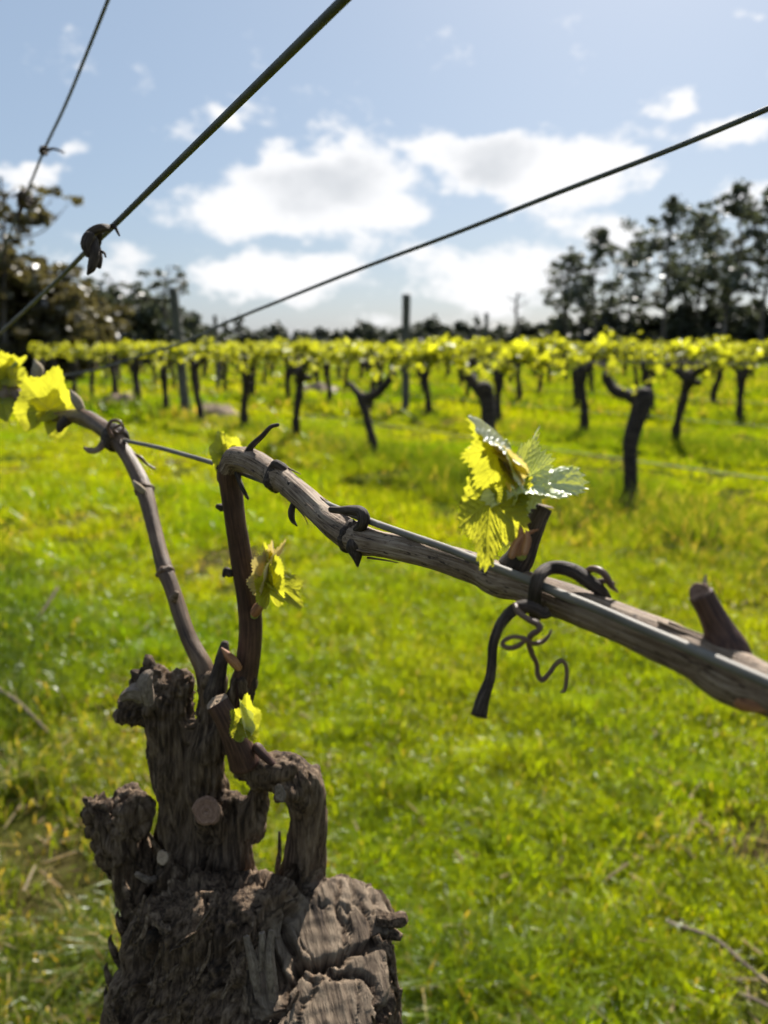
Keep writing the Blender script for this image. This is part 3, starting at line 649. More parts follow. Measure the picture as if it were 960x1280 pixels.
NTH = ['first', 'second', 'third', 'fourth', 'fifth', 'sixth', 'seventh', 'eighth', 'ninth', 'tenth', 'eleventh', 'twelfth', 'thirteenth', 'fourteenth', 'fifteenth', 'sixteenth', 'seventeenth', 'eighteenth', 'nineteenth', 'twentieth', 'twenty-first', 'twenty-second', 'last']
order = sorted(range(len(mid)), key=lambda q: mid[q][0])
for rank, q in enumerate(order):
    u, d, tv, k = mid[q]
    place_tree(CON if k == 3 else BUSH[k], u, d, tv, '%s tree from the left on the low horizon behind the rows%s' % (NTH[rank], ', pointed' if k == 3 else ''), 'far trees on the horizon', 'tree_leaves', 7.2 if k == 3 else 8, q*1.1, 1.0 if k == 3 else 1.2)
# bare dead tree on the horizon
def bare_tree():
    b = P(645, 432, 62); top = P(645, 368, 62)[2]; t = thing('dead_tree', 'bare pole-like dead tree with short branches left of the gum grove', 'tree', (b[0], b[1], 0))
    V, F, bc = tube_data(spline(np.array([(0, 0, -.2), (.1, 0, top*.4), (-.1, 0, top*.8), (0, 0, top)]), n=5), np.linspace(.16, .07, 16), 8, True, .1, 8); link('trunk', mk_mesh('trunk', V, F, {'bc': bc}), M['bark_tree'], t)
    for (z, dx, dz) in ((.8, .9, .5), (.88, -.8, .35), (.97, .6, .12), (.7, -.5, .5)):
        c = spline(np.array([(0, 0, top*z), (dx*.5, .1, top*z+dz*.4), (dx, .2, top*z+dz)]), n=4); V, F, bc = tube_data(c, np.linspace(.06, .02, len(c)), 6); link('branch', mk_mesh('branch', V, F, {'bc': bc}), M['bark_tree'], t)
bare_tree()

# ------------------------------------------------------------------ the old vine in front
hb = P(315, 1250, .365); ROOT = np.array((hb[0], hb[1], 0.0))
vine = thing('grapevine', 'old gnarled vine stump in the foreground with two canes trained onto the wire', 'grapevine', ROOT)
def part(name, V, F, mat, parent, attrs=None, smooth=True, root=ROOT):
    return link(name, mk_mesh(name, np.asarray(V)-root, F, attrs, smooth), M[mat], parent)
def limb(name, pts, mat, parent, seg=14, n=8, rough=.10, rfreq=300, round_end=True, seed=0, root=ROOT):
    C, r = px_path(pts, n); V, F, bc = tube_data(C, r, seg, round_end, rough, rfreq, seed)
    return part(name, V, F, mat, parent, {'bc': bc}, root=root)
def disc(name, u, v, z, rpx, normal, mat, parent, root=ROOT, proud=.0004, squash=1.0, seed=0):
    """a rough sawn end: shallow dished disc with its own rim"""
    c = P(u, v, z); n = unit(normal); a = unit(np.cross(n, (0.13, 0.2, 1))); b = np.cross(n, a); r = rpx*z/960; na, nr_ = 28, 8
    V, bc = [], []; g = np.random.default_rng(seed+int(u))
    wob = 1+.24*(fbm(np.stack([np.cos(np.linspace(0, 2*math.pi, na, endpoint=False))*1.7, np.sin(np.linspace(0, 2*math.pi, na, endpoint=False))*1.7, np.full(na, u)], -1), 2)-.5)*2
    for i in range(nr_+1):
        f = i/nr_; hgt = proud+r*.05*math.sin(f*9)*(1-f) - (r*.12 if i == nr_ else 0) - r*.10*max(0, .25-f)*4
        for k in range(na):
            t = 2*math.pi*k/na; q = min(f, 1.0)*r*wob[k]; V.append(c+a*q*math.cos(t)+b*q*math.sin(t)*squash+n*(hgt+(g.random()-.5)*r*.03)); bc.append((f*r*6, q*math.cos(t), q*math.sin(t)))
    i = np.arange(nr_)[:, None]*na; j = np.arange(na)[None]; j2 = (j+1) % na; F = np.stack([i+j, i+na+j, i+na+j2, i+j2], -1).reshape(-1, 4)
    return part(name, np.array(V), F, mat, parent, {'bc': np.array(bc)}, root=root)

# --- trunk head: every limb as a path in photo pixels + depth
DZ = .018      # the arms stand behind the dome of the head
LIMBS = [
    [(315, 1900, .50, 165), (315, 1480, .42, 178), (312, 1320, .375, 165), (305, 1240, .362, 130)],
    [(238, 1360, .368, 108), (236, 1260, .358, 99), (246, 1208, .354, 86)], [(236, 1235, .362, 90), (215, 1180, .366, 56)],
    [(400, 1400, .365, 104), (400, 1300, .345, 98), (400, 1242, .337, 96)], [(405, 1235, .352, 86), (425, 1172, .357, 70)],
    [(320, 1260, .346, 100), (318, 1200, .350, 90), (325, 1165, .356, 66)],
    [(196, 1188, .352, 44), (232, 1162, .346, 54), (285, 1148, .343, 54), (335, 1146, .343, 50)],
]
ARMS = [
    [(225, 1190, .365, 60), (195, 1125, .368, 42), (165, 1068, .366, 38), (142, 1030, .362, 38)],
    [(150, 1040, .36, 40), (118, 1012, .358, 24)], [(150, 1035, .362, 36), (160, 1005, .366, 27)], [(165, 1030, .352, 24), (170, 1008, .35, 18)],
    [(244, 1150, .365, 54), (234, 1060, .365, 42), (226, 980, .362, 35), (212, 915, .360, 36), (202, 872, .358, 40)],
    [(205, 890, .358, 32), (185, 862, .356, 26), (192, 845, .356, 18)], [(190, 890, .356, 24), (166, 888, .354, 21)], [(215, 880, .356, 28), (224, 858, .355, 22)],
    [(245, 1120, .362, 50), (256, 1020, .358, 36), (259, 950, .356, 29), (259, 900, .354, 22), (266, 856, .352, 15)],
    [(262, 935, .354, 26), (286, 890, .350, 17), (303, 852, .346, 15)],
    [(278, 1150, .355, 54), (284, 1080, .352, 40), (288, 1030, .350, 30), (290, 1005, .35, 20)],
    [(295, 1010, .352, 20), (268, 992, .352, 16), (252, 988, .352, 14)],
    [(270, 1035, .345, 24), (259, 1016, .336, 18)],
    [(368, 1140, .352, 36), (380, 1075, .350, 31), (385, 1010, .346, 28), (372, 978, .343, 31), (345, 966, .341, 29), (318, 960, .341, 22), (306, 945, .340, 18)],
    [(340, 966, .334, 17), (360, 962, .332, 14)], [(318, 975, .34, 18), (305, 960, .342, 16)], [(388, 985, .343, 19), (372, 990, .334, 15), (352, 992, .326, 11.5)],
    [(390, 985, .347, 11), (394, 962, .349, 7)],
    [(306, 1030, .35, 28), (320, 1000, .347, 18), (326, 975, .345, 15)],
    [(225, 1105, .345, 20), (204, 1073, .338, 9)],
]
for a_ in ARMS: LIMBS.append([(u, v, z+DZ*min(1, max(0, (v-930)/120)), r*.88) for u, v, z, r in a_])
hp = [px_path(l, 6) for l in LIMBS]
co, nr, Fq = capsules_to_mesh(hp, .00105, 5)
keep_z = P(315, 1560, .43)[2]
fz = co[Fq].mean(1)[:, 2] > keep_z; Fq = Fq[fz]; usedv = np.unique(Fq); remap = np.full(len(co), -1); remap[usedv] = np.arange(len(usedv)); co, nr, Fq = co[usedv], nr[usedv], remap[Fq]
dirs = limb_coords(co, hp)
# flat sawn wounds on the right-hand side of the head
wound = np.zeros(len(co))
def saw(u, v, z, rpx, normal, amount=.9, mark=1.0):
    global co
    c = P(u, v, z); n = unit(normal); r = rpx*z/960; q = co-c; d = q@n; lat = np.linalg.norm(q-d[:, None]*n, axis=1)
    m = np.clip((1.15-lat/r)*6, 0, 1)*(d > -.012)
    co = co-n*(np.maximum(d, 0)*m*amount)[:, None]; wound[:] = np.maximum(wound, m*mark*(d > -.006))
def saw_blob(u, v, z, rpx, normal, frac, wide):
    global co
    c = P(u, v, z); n = unit(normal); r = rpx*z/960; q = co-(c+n*r*frac); d = q@n; lat = np.linalg.norm(q-d[:, None]*n, axis=1)
    m = np.clip((wide*1.05-lat/r)*7, 0, 1)*(d > -.01); co = co-n*(np.maximum(d, 0)*m*.93)[:, None]; wound[:] = np.maximum(wound, m*(d > -.004))
saw_blob(425, 1172, .357, 70, (.28, -.30, .91), .66, 1.0); saw_blob(400, 1242, .337, 96, (.12, -.40, .91), .50, .95); pass
saw(150, 1018, .34, 26, (-.3, -.9, .4), .6, .5)
saw(258.5, 1014, .3335, 24, (-.05, -.93, .36), .95, 0.0); saw(184, 862, .347, 24, (-.5, -.7, .5), .7, .35)
cc = co-hb; vd = unit((.06, .02, 1)); al = (cc@vd)[:, None]*vd; wd_ = unit((.25, -.85, -.45)); aw = (cc@wd_)[:, None]*wd_
barkc = np.where((wound > .4)[:, None], cc-aw*.86+.5, cc-al*.90)
q = (cc-al*.86)*190; n1 = fbm(q, 3); st_ = n1*9; fl = np.floor(st_); fr_ = np.clip((st_-fl-.55)/.45, 0, 1); terr = (fl+fr_*fr_*(3-2*fr_))/9    # flaking layers
crack = np.exp(-((fbm((cc-al*.90)*120+50, 3)-.5)/.028)**2); crack2 = np.exp(-((fbm((cc-aw*.6)*75+80, 3)-.5)/.012)**2)
n2 = fbm(co*48+3, 3); n4 = fbm(cc*430+9, 2); n5 = 1-np.abs(2*fbm((cc-al*.92)*420+4, 2)-1)
topk = np.clip((co[:, 2]-P(200, 905, .36)[2])/.012, 0, 1)   # knobbly stump ends
leftk = np.clip(1-np.linalg.norm(co-P(138, 1020, .36), axis=1)/.022, 0, 1)
knob = np.maximum(topk*(co[:, 0] < P(238, 900, .36)[0]), leftk)
bark_h = (terr-.45)*.0085-crack*.0036+(n2-.5)*.006+(n5-.7)*.0022+(n4-.5)*.0005
ringd = np.linalg.norm(co-P(395, 1235, .34), axis=1)
wound_h = -crack2*.0024+(n4-.5)*.0008+np.sin(ringd*1300+(n2-.5)*22)*.00022+(n2-.5)*.0030+(fbm((cc-aw*.8)*300, 2)-.5)*.0012
lp, lr = px_path([(384, 1090, .366, 21), (389, 1010, .356, 20), (378, 975, .350, 22), (345, 962, .345, 21)], 8); dl = np.full(len(co), 9.)
for c_ in lp: dl = np.minimum(dl, np.linalg.norm(co-c_, axis=1))
bark_h = bark_h*(1-.62*np.clip((1.6-dl/.0105)*3, 0, 1))
kn = fbm(co*210+31, 2)
co = co+nr*(bark_h*(1-wound)+wound_h*wound+(np.floor(kn*6)/6-.45)*.009*knob)[:, None]
def to_px(q):
    r_ = q-np.array((0, 0, CAM_H)); f_ = r_[:, 1]*math.cos(PITCH)-r_[:, 2]*math.sin(PITCH); d_ = -r_[:, 1]*math.sin(PITCH)-r_[:, 2]*math.cos(PITCH)
    return np.stack([480+960*r_[:, 0]/f_, 640+960*d_/f_], -1), f_
def carve(pts, rpx, depth):
    """an uneven crack along a line on the visible side of the head"""
    global co
    uv, f_ = to_px(co); line = spline(np.array([p_[:2] for p_ in pts], float), n=10); line = line+(fbm(np.stack([line[:, 0]*.09, line[:, 1]*.09, 0*line[:, 0]], -1), 3)-.5)[:, None]*14
    best = np.full(len(co), 1e9)
    for c in line: best = np.minimum(best, ((uv-c)**2).sum(1))
    view = unit((0, -1, .8)); m = np.clip(1-np.sqrt(best)/(rpx*(.6+.9*fbm(co*260, 2))), 0, 1)*((nr@view) > .1)*(f_ < .39)
    co = co-nr*(m**.6*depth)[:, None]; wound[:] = wound*(1-np.clip(m*1.4, 0, 1))
carve([(365, 1205), (395, 1207), (430, 1197), (470, 1182), (495, 1170)], 7, .0060)
carve([(368, 1092), (362, 1130), (360, 1170), (370, 1212), (356, 1250), (336, 1285)], 8, .0065)
carve([(425, 1102), (420, 1135), (434, 1165), (432, 1195)], 4, .0028)
carve([(402, 1210), (425, 1222), (452, 1218), (470, 1240), (478, 1285)], 6, .0036)
carve([(395, 1212), (388, 1240), (372, 1285)], 3.5, .0022)
carve([(450, 1120), (462, 1150), (470, 1180)], 3, .0018)
carve([(190, 1122), (230, 1108), (285, 1100), (345, 1102)], 9, .004)
carve([(300, 1150), (285, 1200), (268, 1265)], 9, .0045)
carve([(212, 1140), (190, 1190), (178, 1270)], 5, .003)
carve([(330, 1180), (345, 1230)], 14, .006)
tw = part('trunk', co, Fq, 'trunk', vine, {'bc': barkc, 'wound': np.clip(wound+.25*(fbm(co*160, 3)-.5)*(wound > .05), 0, 1)})
# lower stem down to the soil (below the frame)
a0 = P(315, 1440, .405); C = np.array([a0, (a0[0]+.004, a0[1]+.004, .5), (a0[0]-.01, a0[1], .25), (a0[0], a0[1]+.01, .05), (a0[0], a0[1]+.01, -.08)])
V, F, bc = tube_data(spline(C, n=16), np.interp(np.linspace(0, 1, 65), [0, .3, .7, 1], [.070, .062, .066, .085]), 60, True, .13, 60, 4)
part('stem', V, F, 'trunk', vine, {'bc': bc, 'wound': np.zeros(len(V))})

# sawn ends
def shard(name, pts, mat, parent, width=1.0, seed=0, seg=7):
    C, r = px_path(pts, 6); V, F, bc = tube_data(C, r, seg, False, .6, 620, seed); return part(name, V, F, mat, parent, {'bc': bc, 'wound': np.zeros(len(V))}, smooth=False)
disc('cut_face', 258.5, 1014, .3315, 17.5, (-.05, -.93, .36), 'cut', tw)
disc('cut_face', 350, 992, .3255, 11, (-.62, -.76, .2), 'cut_grey', tw)
disc('cut_face', 203, 1072, .3475, 8.5, (-.35, -.75, .55), 'cut_pale', tw)
shard('bark_flake', [(178, 872, .338, 9), (170, 866, .336, 11), (160, 868, .336, 8), (152, 874, .337, 4)], 'cut_grey', tw, seed=71)
shard('bark_flake', [(186, 880, .337, 8), (182, 862, .335, 10), (184, 846, .335, 8), (190, 838, .336, 3)], 'cut_grey', tw, seed=72)

# loose strips of bark peeling off the trunk
KB = len(co); bg = np.random.default_rng(5)
cand = np.where((co[:, 2] < P(300, 1085, .36)[2]) & (co[:, 2] > P(300, 1330, .38)[2]) & ((nr@unit((0, -1, .45))) > .35) & (wound < .2))[0]
for k in range(90):
    i = bg.choice(cand); p = co[i]; n = nr[i]; d = unit(dirs[i]+bg.normal(size=3)*.35); d = unit(d-n*np.dot(d, n)); s = np.cross(n, d)
    ln = (.008+.022*bg.random()); wd = .0007+.0022*bg.random()**1.5; lift = ln*(.03+.22*bg.random()**2); m_ = 7
    t = np.linspace(0, 1, m_); Cc = p+d*((t-.3)*ln)[:, None]+n*(.0012+lift*np.clip(t-.25, 0, 1)**1.6)[:, None]+s*((fbm(np.stack([t*3, 0*t, 0*t+k], -1), 2)-.5)*ln*.3)[:, None]
    w_ = wd*np.sin(np.clip(t*.85+.12, 0, 1)*math.pi)**.5*(.7+.6*bg.random(m_)); th = .0006
    V = np.stack([Cc-s*w_[:, None], Cc+n*th*1.6, Cc+s*w_[:, None], Cc-n*th], 1).reshape(-1, 3)
    F = [tuple(a*4+b for b in (j, (j+1) % 4))+tuple((a+1)*4+b for b in ((j+1) % 4, j)) for a in range(m_-1) for j in range(4)]+[(3, 2, 1, 0), tuple((m_-1)*4+b for b in range(4))]
    bcv = np.repeat(np.stack([t*ln, 0*t, 0*t], -1), 4, 0)+np.tile(np.array([(0, -wd, 0), (0, 0, th), (0, wd, 0), (0, 0, -th)]), (m_, 1))+k*.03
    part('bark_strip', V, F, 'trunk', tw, {'bc': bcv, 'wound': np.zeros(len(V))}, smooth=False)

# ragged bark jutting out on the right, upright splinters and weathered lumps in the hollow
shard('bark_flake', [(470, 1150, .350, 10), (486, 1152, .350, 9), (498, 1150, .349, 9), (508, 1147, .348, 5)], 'trunk', tw, seed=1)
shard('bark_flake', [(472, 1168, .350, 8), (488, 1167, .350, 7), (502, 1172, .348, 4)], 'trunk', tw, seed=2)
for k, (u, v) in enumerate(((486, 1195), (490, 1215), (493, 1235), (495, 1255), (497, 1275), (478, 1188), (484, 1245))):
    shard('bark_flake', [(u-8, v-18, .343, 5), (u, v, .341, 6), (u+3+k % 3, v+16, .341, 4), (u+5, v+24, .342, 1.5)], 'trunk', tw, seed=10+k)
for k, (u, v) in enumerate(((152, 1160), (143, 1190), (138, 1225), (137, 1255), (160, 1120))):
    shard('bark_flake', [(u+8, v+18, .363, 4), (u, v, .361, 5), (u-5, v-14, .361, 3), (u-4, v-22, .361, 1)], 'trunk', tw, seed=30+k)
shard('splinter', [(326, 1285, .322, 7.5), (322, 1240, .319, 6), (316, 1200, .318, 6), (308, 1170, .319, 4)], 'cut_grey', tw, seed=40)
shard('splinter', [(342, 1285, .322, 6), (341, 1240, .319, 7), (338, 1195, .318, 6), (339, 1163, .319, 3.5)], 'cut_grey', tw, seed=41)
shard('splinter', [(328, 1210, .320, 6), (329, 1180, .319, 5), (328, 1166, .319, 4)], 'cut_grey', tw, seed=44)
shard('splinter', [(298, 1209, .326, 4), (310, 1206, .322, 4), (322, 1203, .318, 3.5)], 'cut_pale', tw, seed=42)
shard('wood_lump', [(262, 1245, .335, 9), (257, 1222, .331, 14), (258, 1200, .331, 12), (262, 1190, .334, 7)], 'cut_grey', tw, seed=45, seg=10)
shard('wood_lump', [(292, 1245, .334, 10), (284, 1222, .331, 16), (278, 1200, .331, 14), (276, 1188, .334, 8)], 'cut_grey', tw, seed=46, seg=10)
shard('wood_lump', [(275, 1290, .328, 18), (270, 1270, .326, 15), (265, 1256, .327, 7)], 'cut_grey', tw, seed=47, seg=10)
shard('wood_lump', [(302, 1290, .326, 14), (304, 1270, .325, 13), (306, 1256, .326, 8)], 'cut_grey', tw, seed=48, seg=10)
limb('twig_stub', [(200, 1096, .362, 4), (186, 1100, .350, 4.5), (172, 1093, .347, 4)], 'cut_grey', tw)
# --- canes
ZR = lambda u: 181/(u+280)
up = limb('cane', [(292, 900, .352, 17), (306, 850, .347, 15.5), (313, 800, .342, 14.5), (312, 757, .338, 14.5), (302, 700, .332, 13.5), (294, 650, .326, 13), (289, 612, .322, 14), (287, 590, .319, 15), (291, 574, .316, 14)], 'red_cane', vine, 18, 10, .07, 500, seed=2)
up['label'] = 'reddish upright cane rising from the stump'
arch = limb('cane', [(286, 588, .318, 13), (296, 574, .314, 15.5), (318, 578, .303, 15.5), (340, 592, .294, 15), (348, 597, .290, 17.5), (358, 603, .287, 15), (380, 622, .276, 15.5), (405, 645, .266, 16.5), (428, 663, .257, 19), (446, 673, .252, 20), (470, 679, .243, 16.5), (510, 687, .231, 16.5), (560, 700, .218, 18), (600, 713, .208, 19.5), (625, 725, .2015, 22), (655, 733, .195, 20), (700, 749, .187, 23), (760, 773, .1765, 24.5), (820, 798, .1665, 26.5), (865, 818, .159, 28.5), (905, 840, .154, 35), (930, 852, .151, 35), (960, 863, .1475, 31), (1010, 884, .142, 31), (1100, 922, .133, 33), (1250, 985, .120, 35)], 'cane', vine, 34, 12, .10, 800, seed=4)
arch['label'] = 'grey-brown woody cane tied along the wire to the right'
lc = limb('cane', [(262, 880, .354, 12.6), (256, 838, .353, 11.7), (235, 795, .358, 9.9), (215, 735, .368, 9.5), (207, 715, .372, 10.3), (200, 690, .378, 9.0), (190, 650, .388, 9.0), (180, 612, .398, 10.3), (168, 585, .407, 9.5), (152, 560, .416, 9.0), (143, 546, .42, 12.6), (128, 535, .43, 10.8), (108, 522, .445, 9.9), (92, 520, .458, 8.6), (75, 521, .472, 7.7), (55, 515, .49, 7.2), (46, 503, .50, 7.2), (45, 480, .51, 4.5)], 'brown_cane', vine, 18, 10, .12, 600, seed=6)
lc['label'] = 'thin brown cane leaning left up to the wire'
# nodes and small woody pieces on the canes
def fibre(C_, r_, k, parent):
    # a thread of bark lifting off the cane
    g = np.random.default_rng(900+k); T, Nn, B = frames(C_); i0 = int(len(C_)*(.05+.85*g.random())); a = g.random()*6.28; m_ = 6; n_ = min(int(4+9*g.random()), len(C_)-i0-1)
    if n_ < 3: return
    ii = np.linspace(i0, i0+n_, m_); t = np.linspace(0, 1, m_); q = np.stack([np.interp(ii, np.arange(len(C_)), C_[:, c]) for c in range(3)], -1); rr = np.interp(ii, np.arange(len(C_)), r_)
    rd = Nn[i0]*math.cos(a)+B[i0]*math.sin(a); lift = 1.0+(.05+.35*g.random()**2)*t**2; p = q+rd*(rr*lift)[:, None]
    V, F, bc = tube_data(p, np.full(m_, .00022+.0003*g.random())*(1.1-.7*t), 5, True); part('bark_strip', V, F, 'cane', parent, {'bc': bc})
def node(u, v, z, r, parent, mat='cane', axis=(1, 0, -.4), ln=.5):
    """rough ring of bark at a node"""
    c = P(u, v, z); d = unit(axis); rr = r*z/960; C = np.array([c-d*rr*ln, c, c+d*rr*ln]); V, F, bc = tube_data(spline(C, n=5), np.array([.82, .95, 1.02, 1.05, 1.03, 1.06, 1.05, 1.0, .95, .88, .8])*rr, 22, False, .22, 900, int(u))
    return part('node', V, F, mat, parent, {'bc': bc})
Ca, ra = px_path([(296, 574, .314, 15.5), (318, 578, .303, 15.5), (358, 603, .287, 15), (405, 645, .266, 16.5), (446, 673, .252, 20), (510, 687, .231, 16.5), (600, 713, .208, 19.5), (700, 749, .187, 23), (760, 773, .1765, 24.5), (865, 818, .159, 28.5), (960, 863, .1475, 31)], 14)
for k in range(26): fibre(Ca, ra, k, arch)
ax = lambda a, b: unit(P(*b)-P(*a))
node(348, 597, .290, 18.5, arch, 'dark_cane', ax((340, 592, .294), (358, 603, .287)), .45)
node(441, 671, .2535, 20.5, arch, 'dark_cane', ax((428, 663, .257), (446, 673, .252)), .4)
node(207, 715, .372, 11.3, lc, 'brown_cane', ax((215, 735, .368), (200, 690, .378)), .4)
node(180, 612, .398, 11.3, lc, 'brown_cane', ax((190, 650, .388), (168, 585, .407)), .4)
node(143, 547, .42, 16, lc, 'dark_cane', ax((152, 560, .416), (128, 535, .43)), .7)
limb('bud', [(444, 684, .247, 13), (446, 696, .246, 7), (447, 707, .246, 2)], 'dark_cane', arch, 12, 6, .15, 700)
limb('bud', [(353, 585, .287, 6), (345, 580, .286, 6), (340, 583, .286, 4)], 'dark_cane', arch, 9, 5, .3, 900)
limb('bud', [(362, 606, .279, 5), (366, 618, .278, 3), (367, 628, .278, 3.5), (364, 640, .278, 5), (366, 650, .278, 4), (371, 657, .278, 1.2)], 'dark_cane', arch, 8, 6, .5, 900)
limb('bud', [(275, 585, .322, 5), (274, 600, .321, 3)], 'red_cane', up, 8, 4)
limb('bud', [(277, 634, .326, 6), (273, 633, .325, 4)], 'dark_cane', up, 8, 4, .3)
limb('bud', [(287, 716, .333, 6), (282, 712, .332, 4), (280, 719, .332, 3)], 'dark_cane', up, 8, 4, .3)
limb('bud', [(178, 613, .39, 4.5), (171, 607, .389, 4.5), (167, 602, .389, 2)], 'bud_pale', lc, 10, 5)
limb('bud', [(217, 748, .36, 6), (220, 742, .358, 4)], 'cane', lc, 8, 5)
limb('bud', [(132, 551, .418, 6), (122, 562, .415, 4), (112, 563, .414, 4), (106, 560, .414, 2)], 'cane', lc, 10, 6)
limb('bud', [(85, 524, .46, 7), (77, 531, .458, 6), (74, 537, .458, 4)], 'dark_cane', lc, 9, 5, .3)
limb('bud', [(103, 515, .448, 4), (99, 507, .447, 6), (94, 498, .446, 6), (88, 488, .446, 1.5)], 'bud_pale', lc, 12, 6)
limb('bud', [(45, 480, .508, 3.5), (46, 470, .507, 6.5), (47, 460, .507, 7), (43, 450, .507, 1.5)], 'bud_pale', lc, 12, 6)
limb('bud', [(298, 834, .338, 5), (292, 827, .336, 6.5), (285, 819, .335, 5), (277, 810, .335, 1)], 'bud', up, 12, 6)
limb('tendril', [(309, 566, .303, 4.5), (316, 556, .302, 4), (328, 545, .301, 3.4), (338, 534, .300, 2.8), (347, 531, .300, 2.4)], 'dark_cane', arch, 9, 6, .12, 900)
limb('tendril', [(296, 592, .314, 3.5), (301, 605, .312, 3.2), (306, 616, .311, 2.8), (310, 623, .311, 1.8)], 'dark_cane', arch, 8, 6)
limb('tendril', [(140, 545, .412, 2.8), (135, 534, .410, 2.4), (140, 526, .409, 2.1), (150, 527, .409, 2), (154, 536, .410, 1.8), (147, 541, .408, 2), (142, 535, .407, 2), (152, 531, .406, 1.6)], 'tendril', lc, 8, 6)
limb('tendril', [(156, 553, .418, 2), (168, 567, .415, 1.5), (176, 572, .414, 2.6), (184, 580, .414, 1.6), (193, 586, .414, 1.8)], 'tendril', lc, 7, 6)
# knob of old tendril gripping the wire over the cane
limb('tendril', [(414, 637, .256, 4), (428, 638, .250, 5.2), (440, 638, .246, 6.5), (451, 640, .244, 7.5), (455, 648, .243, 8), (452, 657, .244, 7), (446, 662, .247, 5)], 'dark_cane', arch, 12, 8, .16, 900)
# stub that wraps cane and wire
limb('tendril', [(668, 770, .188, 8), (668, 750, .1835, 9), (669, 735, .1805, 8.5), (674, 720, .181, 8.5), (686, 711, .184, 8.5), (702, 710, .1835, 9), (720, 716, .1815, 9.5), (737, 728, .179, 9), (750, 738, .1785, 8), (758, 747, .180, 6)], 'dark_cane', arch, 14, 8, .2, 700)
limb('tendril', [(686, 764, .178, 7.5), (679, 767, .178, 6.5), (668, 761, .178, 8), (655, 758, .178, 8.5), (640, 764, .178, 8), (626, 780, .178, 7), (617, 803, .178, 6.5), (615, 830, .178, 6.5), (612, 850, .178, 7), (604, 872, .178, 9), (599, 893, .178, 10.5)], 'dark_cane', arch, 14, 8, .16, 700, round_end=False)
limb('tendril', [(644, 757, .176, 3.5), (648, 765, .174, 4), (660, 774, .172, 4.2), (673, 781, .171, 4.6), (674, 787, .170, 4), (664, 794, .171, 4), (661, 803, .172, 3.7), (665, 817, .173, 3.5), (671, 830, .174, 3.2), (672, 843, .174, 3.2), (678, 850, .174, 3.2), (687, 841, .174, 3), (695, 830, .174, 2.8), (703, 826, .174, 2.8), (708, 834, .174, 2.6), (708, 850, .174, 2.6), (706, 862, .174, 2.3), (702, 865, .174, 1.6)], 'tendril', arch, 10, 8, .06, 900)
limb('tendril', [(689, 788, .170, 1.6), (685, 796, .170, 2.4), (676, 803, .170, 3), (665, 804, .169, 3), (655, 798, .168, 3), (641, 796, .168, 3), (630, 801, .168, 3), (629, 807, .168, 3.2), (638, 810, .168, 3.2), (648, 807, .169, 3.2), (657, 800, .171, 3)], 'tendril', arch, 10, 8, .06, 900)
limb('tendril', [(734, 714, .1815, 4), (741, 711, .179, 4.4), (751, 714, .177, 4.6), (759, 722, .1765, 4.4), (764, 732, .1765, 3.6), (772, 740, .1765, 1.4)], 'tendril', arch, 10, 8, .08, 900)
limb('tendril', [(748, 727, .179, 4), (758, 726, .178, 3.8), (766, 729, .177, 3)], 'tendril', arch, 9, 6)
disc('cut_face', 599, 893, .178, 10.3, P(599, 893, .178)-P(604, 872, .178), 'cut_grey', arch)
# dark old spur behind the leaves, and the cut spur at the right
sp1 = limb('spur', [(640, 712, .197, 20), (650, 697, .196, 18), (659, 676, .196, 15), (668, 655, .196, 13.5), (678, 634, .196, 13)], 'dark_cane', vine, 16, 8, .12, 700, round_end=False, seed=3)
disc('cut_face', 678.5, 633, .196, 13, (.2, .1, 1), 'cut_grey', sp1)
sp2 = limb('spur', [(912, 828, .156, 30), (906, 806, .1555, 26), (898, 785, .1555, 19), (887, 762, .1555, 16), (876, 742, .1555, 15.5)], 'red_cane', vine, 18, 8, .08, 700, round_end=False, seed=8)
disc('cut_face', 874.5, 741, .1548, 14, (-.45, -.65, .62), 'cut', sp2, squash=.95)
limb('splinter', [(882, 738, .1565, 4), (881, 728, .1565, 3), (882, 719, .1565, 1)], 'cut_pale', sp2, 7, 4)
limb('bud', [(930, 876, .148, 14), (944, 881, .146, 11), (955, 884, .145, 7)], 'bud', arch, 12, 6)
# spur stub with pale cut on the stump
sp3 = limb('spur', [(306, 955, .342, 19), (297, 930, .338, 17), (286, 905, .336, 15), (276, 886, .335, 14.5), (272, 879, .335, 14.5)], 'red_cane', vine, 16, 8, .08, 500, round_end=False, seed=9)
disc('cut_face', 271.5, 878.5, .335, 14.5, (-.32, -.30, .9), 'cut_pale', sp3)
limb('spur', [(268, 870, .35, 14), (274, 840, .346, 10), (279, 818, .345, 8), (281, 806, .345, 5.5)], 'dark_cane', vine, 12, 8, .18, 500, seed=10)
limb('bud', [(322, 935, .338, 7), (331, 945, .337, 6), (342, 956, .337, 4)], 'red_cane', sp3, 9, 5)

